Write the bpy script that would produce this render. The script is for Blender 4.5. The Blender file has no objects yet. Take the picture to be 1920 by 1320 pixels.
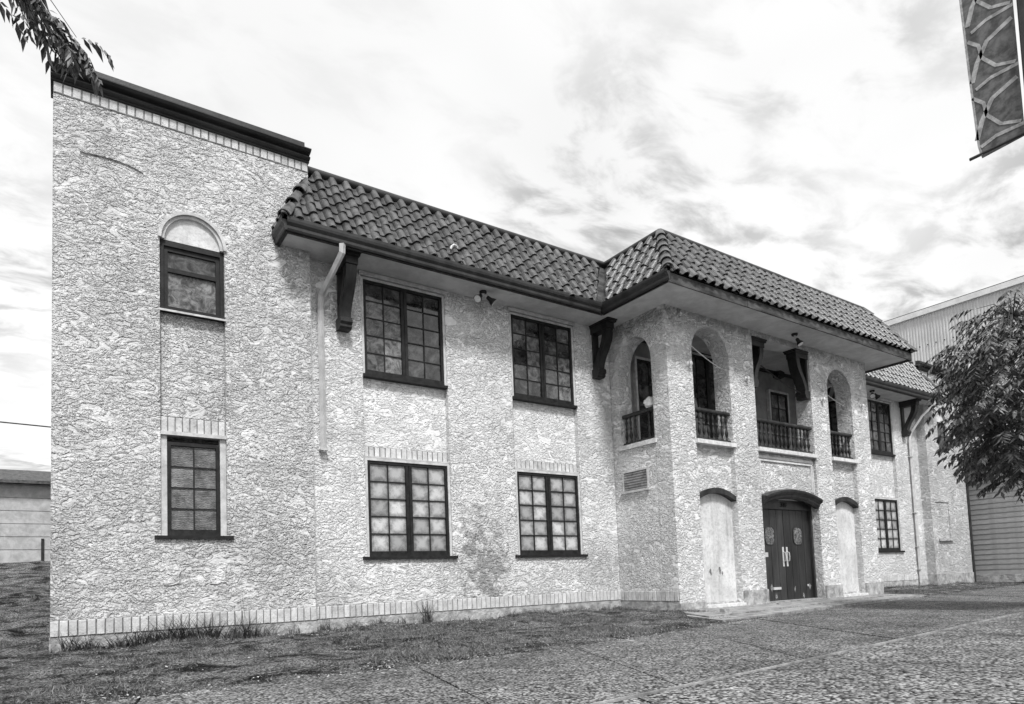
import bpy, bmesh, math, random
from mathutils import Vector, Matrix
from mathutils.geometry import tessellate_polygon
random.seed(7)
S = bpy.context.scene
COL = S.collection
R = math.radians

# ------------------------------------------------------------------ camera
CAM_YAW, CAM_PITCH, CAM_ROLL = R(32.825), R(3.617), R(2.041)
cd = bpy.data.cameras.new('camera'); cam = bpy.data.objects.new('camera', cd); COL.objects.link(cam)
cd.sensor_width = 36.0; cd.lens = 36.0 * 1208.158 / 1920
cd.shift_x = (960 - 889.269) / 1920; cd.shift_y = (1010.786 - 660) / 1920
cd.clip_start = 0.05; cd.clip_end = 2000
_r = Vector((math.cos(CAM_YAW), -math.sin(CAM_YAW), 0)); _f = Vector((math.sin(CAM_YAW), math.cos(CAM_YAW), 0)); _z = Vector((0, 0, 1))
_F = _f * math.cos(CAM_PITCH) + _z * math.sin(CAM_PITCH); _U = -_f * math.sin(CAM_PITCH) + _z * math.cos(CAM_PITCH)
_R2 = _r * math.cos(CAM_ROLL) - _U * math.sin(CAM_ROLL); _U2 = _r * math.sin(CAM_ROLL) + _U * math.cos(CAM_ROLL)
mw = Matrix((_R2, _U2, -_F)).transposed().to_4x4(); mw.translation = Vector((0, -10.7, 0.80))
cam.matrix_world = mw
S.camera = cam

# ------------------------------------------------------------------ sky, sun, exposure (black-and-white photograph: everything is grey)
SUN_EL, SUN_AZ = R(54), R(200)          # azimuth from +Y, clockwise (towards +X)
w = bpy.data.worlds.new('World'); S.world = w; w.use_nodes = True
N = w.node_tree.nodes; L = w.node_tree.links; N.clear()
def wn(t, **k):
    n = N.new(t)
    for a, b in k.items(): setattr(n, a, b)
    return n
def wmath(op, a, b=None, c=None, clamp=False):
    n = wn('ShaderNodeMath', operation=op, use_clamp=clamp)
    for i, v in enumerate((a, b, c)):
        if v is None: continue
        if isinstance(v, (int, float)): n.inputs[i].default_value = v
        else: L.new(v, n.inputs[i])
    return n.outputs[0]
sky = wn('ShaderNodeTexSky', sky_type='NISHITA', sun_disc=False, sun_elevation=SUN_EL, sun_rotation=SUN_AZ, air_density=1.0, dust_density=2.5)
bw = wn('ShaderNodeRGBToBW'); L.new(sky.outputs[0], bw.inputs[0])
tc = wn('ShaderNodeTexCoord'); sx = wn('ShaderNodeSeparateXYZ'); L.new(tc.outputs['Generated'], sx.inputs[0])
zz = wmath('MAXIMUM', wmath('ADD', sx.outputs[2], 0.10), 0.06)
cx = wn('ShaderNodeCombineXYZ'); L.new(wmath('DIVIDE', sx.outputs[0], zz), cx.inputs[0]); L.new(wmath('DIVIDE', sx.outputs[1], zz), cx.inputs[1])
def wnoise(scale, detail, rough, dist, off=(0, 0, 0), sc=(1, 1, 1), rz=0):
    m = wn('ShaderNodeMapping'); m.inputs['Location'].default_value = off; m.inputs['Scale'].default_value = sc; m.inputs['Rotation'].default_value = (0, 0, rz)
    L.new(cx.outputs[0], m.inputs[0])
    n = wn('ShaderNodeTexNoise'); n.inputs['Scale'].default_value = scale; n.inputs['Detail'].default_value = detail; n.inputs['Roughness'].default_value = rough; n.inputs['Distortion'].default_value = dist
    L.new(m.outputs[0], n.inputs[0]); return n.outputs[0]
def wramp(x, a, b):
    m = wn('ShaderNodeMapRange', interpolation_type='SMOOTHSTEP'); L.new(x, m.inputs[0]); m.inputs[1].default_value = a; m.inputs[2].default_value = b
    return m.outputs[0]
patch = wramp(wnoise(4.4, 6, 0.58, 0.35, (3.1, 1.7, 0), (1, 1.7, 1), 0.9), 0.45, 0.68)
region = wramp(wnoise(0.55, 2, 0.5, 0.0, (2.2, 11.0, 0)), 0.42, 0.56)
veil = wramp(wnoise(0.9, 4, 0.5, 0.3, (7.0, 4.0, 0)), 0.35, 0.75)
dark = wmath('ADD', wmath('MULTIPLY', wmath('MULTIPLY', patch, wmath('MULTIPLY_ADD', region, 0.85, 0.15)), 0.50), wmath('MULTIPLY', veil, 0.13))
cloud = wmath('MULTIPLY', wmath('SUBTRACT', 1.0, dark), 4.25)
tot = wmath('ADD', wmath('MULTIPLY', bw.outputs[0], 0.15), wmath('MULTIPLY', cloud, 0.92))
bg = wn('ShaderNodeBackground'); L.new(tot, bg.inputs[0]); bg.inputs[1].default_value = 0.10
wo = wn('ShaderNodeOutputWorld'); L.new(bg.outputs[0], wo.inputs[0])
sd = bpy.data.lights.new('sun', 'SUN'); sd.energy = 1.5; sd.angle = R(10); sd.color = (1, 1, 1)
so = bpy.data.objects.new('sun', sd); COL.objects.link(so)
to_sun = Vector((math.sin(SUN_AZ) * math.cos(SUN_EL), math.cos(SUN_AZ) * math.cos(SUN_EL), math.sin(SUN_EL)))
so.rotation_euler = (-to_sun).to_track_quat('-Z', 'Y').to_euler(); so.location = (10, -20, 30)
S.view_settings.view_transform = 'Standard'; S.view_settings.look = 'None'; S.view_settings.gamma = 1; S.view_settings.use_curve_mapping = False
S.view_settings.exposure = 1.32

# ------------------------------------------------------------------ materials
M = {}
class MT:
    def __init__(s, name, rough=0.85, spec=0.3):
        m = bpy.data.materials.new(name); m.use_nodes = True; M[name] = m
        s.m = m; s.t = m.node_tree; s.n = s.t.nodes; s.b = s.n['Principled BSDF']
        s.b.inputs['Roughness'].default_value = rough; s.b.inputs['Specular IOR Level'].default_value = spec
        s.tc = s.n.new('ShaderNodeTexCoord')
    def lk(s, a, b): s.t.links.new(a, b)
    def noise(s, scale, detail=4, rough=0.6, dist=0.0, coord='Object', sc=(1, 1, 1), rot=(0, 0, 0), vary=False):
        mp = s.n.new('ShaderNodeMapping'); mp.inputs['Scale'].default_value = sc; mp.inputs['Rotation'].default_value = rot
        s.lk(s.tc.outputs[coord], mp.inputs[0])
        n = s.n.new('ShaderNodeTexNoise'); n.inputs['Scale'].default_value = scale; n.inputs['Detail'].default_value = detail
        n.inputs['Roughness'].default_value = rough; n.inputs['Distortion'].default_value = dist
        s.lk(mp.outputs[0], n.inputs[0])
        if vary: n.noise_dimensions = '4D'; s.lk(s.math('MULTIPLY', s.rnd(), 90.0), n.inputs['W'])
        return n.outputs[0]
    def vor(s, scale, feature='F1', coord='Object', rnd=1.0):
        n = s.n.new('ShaderNodeTexVoronoi'); n.feature = feature; n.inputs['Scale'].default_value = scale; n.inputs['Randomness'].default_value = rnd
        s.lk(s.tc.outputs[coord], n.inputs[0]); return n
    def ramp(s, x, a, b, lo=0.0, hi=1.0, smooth=True):
        m = s.n.new('ShaderNodeMapRange'); m.interpolation_type = 'SMOOTHSTEP' if smooth else 'LINEAR'
        s.lk(x, m.inputs[0]); m.inputs[1].default_value = a; m.inputs[2].default_value = b; m.inputs[3].default_value = lo; m.inputs[4].default_value = hi
        return m.outputs[0]
    def math(s, op, a, b=None, c=None, clamp=False):
        n = s.n.new('ShaderNodeMath'); n.operation = op; n.use_clamp = clamp
        for i, v in enumerate((a, b, c)):
            if v is None: continue
            if isinstance(v, (int, float)): n.inputs[i].default_value = v
            else: s.lk(v, n.inputs[i])
        return n.outputs[0]
    def col(s, x): 
        if isinstance(x, (int, float)): s.b.inputs['Base Color'].default_value = (x, x, x, 1)
        else: s.lk(x, s.b.inputs['Base Color'])
        return s
    def bump(s, h, dist=0.01, strength=1.0, normal=None):
        n = s.n.new('ShaderNodeBump'); n.inputs['Distance'].default_value = dist; n.inputs['Strength'].default_value = strength
        s.lk(h, n.inputs['Height'])
        if normal is not None: s.lk(normal, n.inputs['Normal'])
        s.lk(n.outputs[0], s.b.inputs['Normal']); return n.outputs[0]
    def rnd(s): return s.n.new('ShaderNodeObjectInfo').outputs['Random']

def simple(name, lo, hi, scale=6, rough=0.85, bscale=40, bdist=0.003, sc=(1, 1, 1), spec=0.3, rnd=0.0, coord='Object'):
    t = MT(name, rough, spec)
    c = t.ramp(t.noise(scale, 5, 0.65, 0.3, sc=sc, coord=coord), 0.3, 0.7, lo, hi)
    if rnd: c = t.math('MULTIPLY', c, t.math('MULTIPLY_ADD', t.rnd(), 2 * rnd, 1 - rnd))
    t.col(c)
    if bdist: t.bump(t.noise(bscale, 4, 0.6, sc=sc, coord=coord), bdist)
    return t

def stucco(name, scale=11.0, dist=0.046, lo=0.74, hi=0.88, smooth=0.0, stains_and_bands=()):
    t = MT(name, 0.92, 0.15)
    bev = t.n.new('ShaderNodeBevel'); bev.samples = 3; bev.inputs[0].default_value = 0.035
    big = t.noise(0.8, 3, 0.6, 0.4)
    a_s = t.noise(scale * 1.25, 2, 0.5, 1.0, sc=(1.0, 1.0, 1.5), rot=(0, R(30), 0)); a_l = t.noise(scale * 0.62, 3, 0.5, 1.3, sc=(1.0, 1.0, 1.9), rot=(0, R(18), 0))
    mx = t.ramp(t.noise(1.1, 3, 0.6, 0.8), 0.42, 0.60)
    a = t.math('ADD', t.math('MULTIPLY', a_s, mx), t.math('MULTIPLY', a_l, t.math('SUBTRACT', 1.0, mx)))
    a2 = t.noise(scale * 1.9, 2, 0.5, 0.8, sc=(1.0, 1.0, 1.35), rot=(0, R(-12), 0))
    pl = t.math('ADD', t.ramp(a, 0.43, 0.52), t.ramp(a, 0.56, 0.62))                                             # overlapping trowelled lips
    h = t.math('ADD', t.math('MULTIPLY', pl, 0.42), t.math('MULTIPLY', t.ramp(a2, 0.42, 0.55), 0.30))
    h = t.math('ADD', h, t.math('MULTIPLY', t.noise(scale * 4.5, 3, 0.65), 0.16))
    msk = t.math('MULTIPLY', t.ramp(t.noise(3.4, 4, 0.65, 1.2, sc=(1, 1, 1.6)), 0.52, 0.60, 1.0, 0.16), t.ramp(big, 0.3, 0.7, 1.25, 0.7))      # trowelled-smooth patches
    h = t.math('MULTIPLY', h, msk)
    h = t.math('ADD', h, t.math('MULTIPLY', t.noise(2.4, 2, 0.5, 0.3), 0.9))       # hand-floated undulation
    t.bump(h, dist, 1.0, bev.outputs[0])
    c = t.ramp(t.noise(0.9, 5, 0.65, 0.4), 0.3, 0.7, lo, hi)
    fine = t.ramp(t.noise(9, 4, 0.7, 0.2), 0.35, 0.7, 0.90, 1.03)
    streak = t.ramp(t.noise(3.0, 4, 0.6, 0.0, sc=(1, 1, 0.08)), 0.52, 0.8, 1.0, 0.84)
    c = t.math('MULTIPLY', t.math('MULTIPLY', c, fine), streak)
    for (x, y, z, rx, rz, k) in stains_and_bands:                                  # grime patches and darker bands, edges broken by noise
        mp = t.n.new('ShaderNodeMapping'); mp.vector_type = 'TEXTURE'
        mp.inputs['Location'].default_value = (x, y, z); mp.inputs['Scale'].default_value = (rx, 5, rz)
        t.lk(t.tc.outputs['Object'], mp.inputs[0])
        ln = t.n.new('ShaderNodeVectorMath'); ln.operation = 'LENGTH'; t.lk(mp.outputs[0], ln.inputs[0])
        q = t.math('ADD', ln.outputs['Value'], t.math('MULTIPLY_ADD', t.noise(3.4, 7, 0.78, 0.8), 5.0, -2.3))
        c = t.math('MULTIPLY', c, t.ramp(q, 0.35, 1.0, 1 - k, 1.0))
    t.col(c)
    return t
stucco('stucco', stains_and_bands=[(7.15, 0, 1.1, 0.9, 1.5, 0.5), (10.3, 0, 0.9, 0.9, 1.0, 0.25), (3.9, 0, 0.6, 0.7, 0.7, 0.3), (5.2, 0, 3.7, 1.2, 1.0, 0.2), (8.4, 0, 4.0, 1.5, 1.0, 0.2)])
stucco('stucco_panel', 12.5, 0.034, lo=0.78, hi=0.90)
stucco('stucco_block', 9.5, 0.068, lo=0.60, hi=0.76)
stucco('stucco_tower', 10.0, 0.066, lo=0.78, hi=0.90, stains_and_bands=[(11.0, -1.0, 6.4, 0.6, 0.35, 0.35), (15, -1.68, 6.5, 7, 0.28, 0.35), (15, -1.68, 0.0, 7, 0.35, 0.3)])  # darker bands below the eave and along the base
t = MT('plaster', 0.9, 0.2); t.col(t.math('MULTIPLY', t.ramp(t.noise(1.5, 5, 0.7, 0.3), 0.3, 0.7, 0.55, 0.76), t.math('MULTIPLY', t.ramp(t.noise(14, 5, 0.75, 0.3), 0.42, 0.75, 1.0, 0.70), t.ramp(t.noise(5, 4, 0.7, sc=(1, 1, .12)), 0.48, 0.75, 1.0, 0.78)))); t.bump(t.noise(25, 5, 0.65), 0.008)
t = MT('painted_brick', 0.85, 0.25); t.col(t.math('MULTIPLY', t.math('MULTIPLY', t.ramp(t.noise(7, 5, 0.7, 0.3, vary=True), 0.3, 0.75, 0.74, 0.45), t.math('MULTIPLY_ADD', t.rnd(), 0.24, 0.80)), t.ramp(t.noise(30, 3, 0.7, vary=True), 0.55, 0.72, 1.0, 0.6))); t.bump(t.noise(35, 5, 0.7), 0.012)
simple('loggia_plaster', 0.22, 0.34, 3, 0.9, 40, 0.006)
simple('mortar', 0.10, 0.26, 12, 0.95, 60, 0.01)
simple('footing', 0.22, 0.55, 5, 0.95, 22, 0.03)
simple('dark_wood', 0.010, 0.040, 5, 0.42, 60, 0.004, sc=(1, 1, 0.3), rnd=0.15)
simple('window_wood', 0.005, 0.02, 9, 0.55, 70, 0.003, rnd=0.15)
simple('cornice_paint', 0.016, 0.05, 4, 0.6, 30, 0.004, sc=(0.3, 1, 1))
simple('casing', 0.40, 0.62, 7, 0.8, 50, 0.004)
simple('dark_metal', 0.010, 0.035, 4, 0.45, 30, 0.002, spec=0.5)
simple('fascia_wood', 0.02, 0.11, 3, 0.8, 30, 0.006, sc=(0.5, 1, 2.5))
simple('soffit', 0.48, 0.66, 2.5, 0.9, 90, 0.006)
simple('pale_metal', 0.42, 0.58, 5, 0.6, 30, 0.002, spec=0.4)
simple('steel', 0.45, 0.62, 8, 0.35, 60, 0.002, spec=0.5)
simple('lamp_glass', 0.6, 0.8, 20, 0.2, 40, 0.0)
simple('black_plastic', 0.012, 0.03, 5, 0.5, 40, 0.0)
simple('sill_stone', 0.50, 0.76, 8, 0.9, 40, 0.006)
t = MT('roof_tile', 0.34, 0.7)
c = t.ramp(t.noise(5, 5, 0.7, 0.4, vary=True), 0.3, 0.7, 0.015, 0.10); c = t.math('MULTIPLY', c, t.math('MULTIPLY_ADD', t.rnd(), 0.7, 0.65)); c = t.math('MULTIPLY', c, t.ramp(t.noise(38, 3, 0.7, vary=True), 0.55, 0.75, 1.0, 0.5)); t.col(c); t.bump(t.noise(30, 4, 0.65), 0.006)
simple('roof_deck', 0.015, 0.03, 5)
# glazing
t = MT('glass_dark', 0.06, 0.6); t.b.inputs['Coat Weight'].default_value = 0.25; t.b.inputs['Coat Roughness'].default_value = 0.03
gr = t.ramp(t.noise(4.0, 5, 0.7, 0.6, vary=True), 0.35, 0.75, 0.010, 0.12); t.col(t.math('MULTIPLY', gr, t.math('MULTIPLY_ADD', t.rnd(), 1.1, 0.45))); t.bump(t.noise(3.0, 2, vary=True), 0.004)
t = MT('glass_grime', 0.30, 0.5)
gr = t.ramp(t.noise(6.0, 6, 0.75, 0.8, vary=True), 0.35, 0.72, 0.015, 0.24); t.col(t.math('MULTIPLY', gr, t.math('MULTIPLY_ADD', t.rnd(), 0.9, 0.55))); t.bump(t.noise(5.0, 3, vary=True), 0.004)
t = MT('pane_whitewashed', 0.35, 0.5)                # panes whitewashed from inside, vignette halo painted into the colour, darker along the muntins
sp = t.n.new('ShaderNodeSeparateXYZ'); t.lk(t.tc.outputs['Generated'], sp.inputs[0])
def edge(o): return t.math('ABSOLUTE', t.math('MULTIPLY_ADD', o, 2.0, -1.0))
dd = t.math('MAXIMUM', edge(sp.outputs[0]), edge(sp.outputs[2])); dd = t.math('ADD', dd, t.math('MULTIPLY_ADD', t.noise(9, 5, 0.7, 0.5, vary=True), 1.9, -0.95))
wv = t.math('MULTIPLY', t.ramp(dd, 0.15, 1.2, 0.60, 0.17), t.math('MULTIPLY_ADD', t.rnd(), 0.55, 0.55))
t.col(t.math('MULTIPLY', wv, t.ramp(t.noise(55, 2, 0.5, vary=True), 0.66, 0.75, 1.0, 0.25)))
t = MT('pane_boarded', 0.5, 0.4)
wv = t.n.new('ShaderNodeTexWave'); wv.bands_direction = 'Z'; wv.inputs['Scale'].default_value = 14; wv.inputs['Distortion'].default_value = 7; wv.inputs['Detail'].default_value = 4; wv.inputs['Detail Scale'].default_value = 1.4
t.lk(t.tc.outputs['Object'], wv.inputs[0])
t.col(t.math('MULTIPLY', t.math('MULTIPLY', t.ramp(wv.outputs[1], 0.1, 0.9, 0.07, 0.26), t.ramp(t.noise(7, 5, 0.75, 0.5, vary=True), 0.3, 0.7, 0.35, 1.25)), t.math('MULTIPLY_ADD', t.rnd(), 0.5, 0.75)))
t = MT('paper', 0.5, 0.4); t.col(t.ramp(t.noise(14, 4, 0.6, 1.5, vary=True), 0.38, 0.66, 0.03, 0.26)); t.bump(t.noise(11, 3, 0.6, 1.0), 0.03)
t = MT('door_wood', 0.45, 0.4); t.col(t.math('MULTIPLY', t.ramp(t.noise(5, 5, 0.7, 0.3, sc=(1, 1, 0.15)), 0.3, 0.7, 0.012, 0.038), t.math('MULTIPLY_ADD', t.rnd(), 0.6, 0.7))); t.bump(t.noise(40, 4, 0.6, sc=(1, 1, 0.1)), 0.003)
simple('peeled', 0.06, 0.35, 30, 0.9, 40, 0.01)
# ground
def aggregate(name, lo, hi, scale):
    t = MT(name, 0.9, 0.25)
    v = t.vor(scale); sc_ = t.n.new('ShaderNodeSeparateColor'); t.lk(v.outputs['Color'], sc_.inputs[0])
    peb = t.ramp(sc_.outputs[0], 0.0, 1.0, lo, hi, smooth=False)
    gap = t.ramp(v.outputs['Distance'], 0.40, 0.75, 1.0, 0.25)
    big = t.math('MULTIPLY', t.ramp(t.noise(0.9, 6, 0.75, 0.5), 0.3, 0.7, 0.55, 1.15), t.ramp(t.noise(5, 5, 0.7, 0.3), 0.35, 0.7, 0.75, 1.1))
    t.col(t.math('MULTIPLY', t.math('MULTIPLY', peb, gap), big)); t.bump(t.math('SUBTRACT', 1.0, v.outputs['Distance']), 0.012)
aggregate('aggregate', 0.005, 0.47, 46); aggregate('aggregate_coarse', 0.004, 0.52, 40)
simple('concrete', 0.16, 0.42, 4, 0.95, 30, 0.012)
t = MT('soil', 0.95, 0.1); t.col(t.math('MULTIPLY', t.ramp(t.noise(2.2, 6, 0.75, 0.6), 0.36, 0.62, 0.015, 0.22), t.ramp(t.noise(36, 4, 0.8), 0.42, 0.60, 0.10, 2.7))); t.bump(t.noise(20, 6, 0.8), 0.11)
simple('grass_blade', 0.012, 0.26, 14, 0.8, 40, 0.0)
simple('litter', 0.04, 0.55, 5, 0.8, 40, 0.0)
simple('weed_blade', 0.04, 0.20, 4, 0.7, 40, 0.0, rnd=0.4)
t = MT('leaf', 0.38, 0.5); t.col(t.ramp(t.noise(13, 3, 0.7), 0.3, 0.7, 0.035, 0.17))
t.b.inputs['Transmission Weight'].default_value = 0.0
simple('bark', 0.05, 0.13, 8, 0.95, 25, 0.02, sc=(1, 1, 0.3))
t = MT('ribbed_metal', 0.6, 0.3); t.col(t.math('MULTIPLY', t.ramp(t.noise(0.5, 5, 0.7, 0.3), 0.3, 0.7, 0.50, 0.62), t.ramp(t.noise(6, 3, 0.7, sc=(1, 1, 0.1)), 0.35, 0.75, 1.0, 0.85)))
simple('white_trim', 0.6, 0.75, 3, 0.6, 20, 0.0)
simple('siding', 0.24, 0.36, 2, 0.7, 30, 0.003, rnd=0.1)
simple('shingle', 0.05, 0.13, 9, 0.95, 25, 0.02)
simple('shed_wall', 0.34, 0.52, 4, 0.9, 30, 0.006)
simple('banner_dark', 0.06, 0.17, 9, 0.8, 40, 0.002)
simple('banner_pale', 0.22, 0.5, 9, 0.8, 40, 0.004)

# ------------------------------------------------------------------ mesh helpers
class MB:
    def __init__(s): s.v = []; s.f = []
    def add(s, vs, fs, mtx=None):
        o = len(s.v)
        s.v += [tuple(mtx @ Vector(p)) if mtx else tuple(p) for p in vs]
        s.f += [tuple(i + o for i in f) for f in fs]; return s
    def box(s, x0, x1, y0, y1, z0, z1, mtx=None):
        v = [(x, y, z) for x in (x0, x1) for y in (y0, y1) for z in (z0, z1)]
        return s.add(v, [(0, 1, 3, 2), (4, 6, 7, 5), (0, 4, 5, 1), (2, 3, 7, 6), (0, 2, 6, 4), (1, 5, 7, 3)], mtx)
    def prism(s, poly, a, b, axis='Y', mtx=None):
        """poly: 2D outline. axis Y: (x,z) extruded over y; axis X: (y,z) over x; axis Z: (x,y) over z"""
        def P(p, h):
            return {'Y': (p[0], h, p[1]), 'X': (h, p[0], p[1]), 'Z': (p[0], p[1], h)}[axis]
        n = len(poly)
        v = [P(p, a) for p in poly] + [P(p, b) for p in poly]
        f = [tuple(range(n)), tuple(range(2 * n - 1, n - 1, -1))] + [(i, i + n, (i + 1) % n + n, (i + 1) % n) for i in range(n)]
        return s.add(v, f, mtx)
    def panel(s, outline, holes, a, b, axis='Y'):
        """outline with holes, extruded from a (front) to b"""
        def P(p, h):
            return {'Y': (p[0], h, p[1]), 'X': (h, p[0], p[1])}[axis]
        loops = [outline] + list(holes); flat = [p for l in loops for p in l]; n = len(flat)
        tri = tessellate_polygon([[Vector((p[0], p[1], 0)) for p in l] for l in loops])
        v = [P(p, a) for p in flat] + [P(p, b) for p in flat]
        f = [tuple(t) for t in tri] + [tuple(i + n for i in reversed(t)) for t in tri]
        k = 0
        for l in loops:
            m = len(l)
            f += [(k + i, k + (i + 1) % m, k + (i + 1) % m + n, k + i + n) for i in range(m)]
            k += m
        return s.add(v, f)
    def tube(s, pts, r, seg=8, closed_ends=True):
        pts = [Vector(p) for p in pts]; rs = r if isinstance(r, (list, tuple)) else [r] * len(pts)
        o = len(s.v); prev = None
        for i, p in enumerate(pts):
            d = (pts[min(i + 1, len(pts) - 1)] - pts[max(i - 1, 0)]).normalized()
            ref = Vector((0, 0, 1)) if abs(d.z) < 0.9 else Vector((1, 0, 0))
            if prev is None: a = d.cross(ref).normalized()
            else: a = (prev - d * prev.dot(d)).normalized()
            prev = a; b = d.cross(a)
            for k in range(seg):
                t = 2 * math.pi * k / seg; s.v.append(tuple(p + a * rs[i] * math.cos(t) + b * rs[i] * math.sin(t)))
        for i in range(len(pts) - 1):
            for k in range(seg):
                k2 = (k + 1) % seg; s.f.append((o + i * seg + k, o + i * seg + k2, o + (i + 1) * seg + k2, o + (i + 1) * seg + k))
        if closed_ends:
            s.f.append(tuple(o + k for k in reversed(range(seg)))); e = o + (len(pts) - 1) * seg; s.f.append(tuple(e + k for k in range(seg)))
        return s
    def lathe(s, prof, seg=10, mtx=None):
        v = []; f = []
        for r, z in prof:
            for k in range(seg):
                t = 2 * math.pi * k / seg; v.append((r * math.cos(t), r * math.sin(t), z))
        for i in range(len(prof) - 1):
            for k in range(seg):
                k2 = (k + 1) % seg; f.append((i * seg + k, i * seg + k2, (i + 1) * seg + k2, (i + 1) * seg + k))
        f.append(tuple(reversed(range(seg)))); e = (len(prof) - 1) * seg; f.append(tuple(e + k for k in range(seg)))
        return s.add(v, f, mtx)
    def mesh(s, name, mat, smooth=False, recalc=True):
        me = bpy.data.meshes.new(name); me.from_pydata(s.v, [], s.f)
        if recalc:
            bm = bmesh.new(); bm.from_mesh(me); bmesh.ops.recalc_face_normals(bm, faces=bm.faces); bm.to_mesh(me); bm.free()
        if mat: me.materials.append(M[mat])
        if smooth:
            me.polygons.foreach_set('use_smooth', [True] * len(me.polygons)); me.set_sharp_from_angle(angle=R(38))
        me.update(); return me
    def obj(s, name, mat, parent=None, smooth=False, recalc=True, kind=None, mtx=None):
        return link(name, s.mesh(name, mat, smooth, recalc), parent, kind, mtx)
def link(name, me, parent=None, kind=None, mtx=None):
    o = bpy.data.objects.new(name, me); COL.objects.link(o)
    if parent: o.parent = parent
    if mtx is not None: o.matrix_local = mtx
    if kind: o['kind'] = kind
    return o
def thing(name, label, cat, loc=(0, 0, 0), group=None):
    o = bpy.data.objects.new(name, None); COL.objects.link(o); o.location = loc; o.empty_display_size = 0.2
    return tag(o, label, cat, group)
def tag(o, label, cat, group=None):
    o['label'] = label; o['category'] = cat
    if group: o['group'] = group
    return o
def T(x, y, z): return Matrix.Translation((x, y, z))
def arch(x0, x1, z0, zs, za, n=14):
    """outline of an arched opening: bottom z0, spring zs, apex za"""
    cx_, rx, rz = (x0 + x1) / 2, (x1 - x0) / 2, za - zs
    return [(x0, z0), (x1, z0)] + [(cx_ + rx * math.cos(math.pi * i / n), zs + rz * math.sin(math.pi * i / n)) for i in range(n + 1)]
def rect(x0, x1, z0, z1): return [(x0, z0), (x1, z0), (x1, z1), (x0, z1)]
def jit(a): return random.uniform(-a, a)

# ================================================================== THE BUILDING
B = thing('stucco_building', 'long pale stucco two-storey building with tiled skirt roof and arched loggia over the entrance', 'building')
IN, TW, TE, TF = 3.60, 10.85, 19.23, -1.68        # west block edge, tower west, tower east, tower front
SOF, EAVE, RIDGE = 6.55, 6.72, 8.08
BLK = -0.20
RB = 26.2                                         # east block

# --- west block wall
hol = [arch(1.26, 2.20, 1.62, 6.18, 6.66), ]
MB().panel(rect(-0.107, IN, 0.0, 8.12), hol, BLK, 0.25).obj('wall', 'stucco_block', B)
MB().box(-0.10, IN - 0.005, 0.252, 9, 0.0, 8.1).obj('wall', 'stucco_block', B)
# spandrel inside the tall recess
MB().box(1.261, 2.199, BLK + 0.075, 0.2, 3.44, 5.06).obj('spandrel', 'stucco_block', B)
# --- main wall, west and east wings
W_UP, W_LO = (4.62, 6.46), (1.28, 3.08)
wins = [(4.62, 6.40), (7.98, 9.77)]
MB().panel(rect(IN + 0.002, TW - 0.002, 0.0, SOF), [rect(a, b, W_LO[0], 6.46) for a, b in wins], 0, 0.30).obj('wall', 'stucco', B)
wins_e = [(19.95, 21.73), (22.67, 24.45)]
MB().panel(rect(TE + 0.002, RB - 0.002, 0.0, SOF), [rect(a, b, W_LO[0], 6.46) for a, b in wins_e], 0, 0.30).obj('wall', 'stucco', B)
for a, b in wins + wins_e:
    MB().box(a + .001, b - .001, 0.095, 0.25, W_LO[1] + 0.02, W_UP[0] - 0.02).obj('spandrel', 'stucco_panel', B)
# body behind (roof-level parapet and rear mass)
MB().box(IN + .003, RB - .003, 0.304, 9, 0.0, 8.0).obj('wall', 'stucco', B)
# --- tower walls
fr = [arch(11.68, 12.98, 0.03, 5.66, 6.30), rect(13.92, 16.35, 0.03, 6.42), arch(17.15, 18.35, 0.03, 5.55, 6.14)]
MB().panel(rect(TW, TE, -0.05, SOF), fr, TF, TF + 0.42).obj('wall', 'stucco_tower', B)
sidehole = [(y, z) for y, z in arch(-1.25, -0.27, 3.74, 5.50, 6.14)]
MB().panel(rect(TF + 0.422, -0.002, -0.05, SOF), [sidehole], TW, TW + 0.40, 'X').obj('wall', 'stucco_tower', B)
MB().panel(rect(TF + 0.422, -0.002, -0.05, SOF), [sidehole], TE - 0.40, TE, 'X').obj('wall', 'stucco_tower', B)
# bay infills under the balcony openings
for a, b, top in ((11.68, 12.98, 2.66), (17.15, 18.35, 2.67)):
    seg = [(a + (b - a) * (1 - i / 12), top - 0.17 * abs(1 - i / 6) ** 2 - 0.10) for i in range(13)]
    MB().panel(rect(a + .001, b - .001, 0.03, 3.63), [[(a + .002, 0.12), (b - .002, 0.12)] + [(max(a + .002, min(b - .002, p)), q) for p, q in seg]], TF + 0.10, TF + 0.30).obj('bay_panel', 'stucco_tower', B)
    MB().prism([(a + .003, 0.10), (b - .003, 0.10)] + [(max(a + .003, min(b - .003, p)), q) for p, q in seg], TF + 0.155, TF + 0.31, 'Y').obj('blind_panel', 'plaster', B)
    out = [(a - 0.0 + (b - a) * (1 - i / 12), top - 0.17 * abs(1 - i / 6) ** 2) for i in range(13)]
    MB().prism(out + list(reversed([(p, q - 0.115) for p, q in out])), TF + 0.02, TF + 0.17, 'Y').obj('hood', 'dark_wood', B)
    MB().box(a - 0.02, b + 0.02, TF - 0.07, TF + 0.25, -0.02, 0.075).obj('plinth_sill', 'sill_stone', B)
MB().box(13.922, 16.348, TF + 0.08, TF + 0.34, 2.50, 3.60).obj('bay_panel', 'stucco_tower', B)
# moulded frame on the centre bay
mf = MB()
for (x0, x1, z0, z1) in ((13.98, 16.29, 3.47, 3.53), (13.98, 16.29, 3.40, 3.44), (16.20, 16.24, 2.72, 3.398), (16.26, 16.30, 2.72, 3.468), (14.0, 14.04, 2.72, 3.398)):
    mf.box(x0, x1, TF + 0.045, TF + 0.10, z0, z1)
mf.obj('panel_moulding', 'plaster', B)
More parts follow.
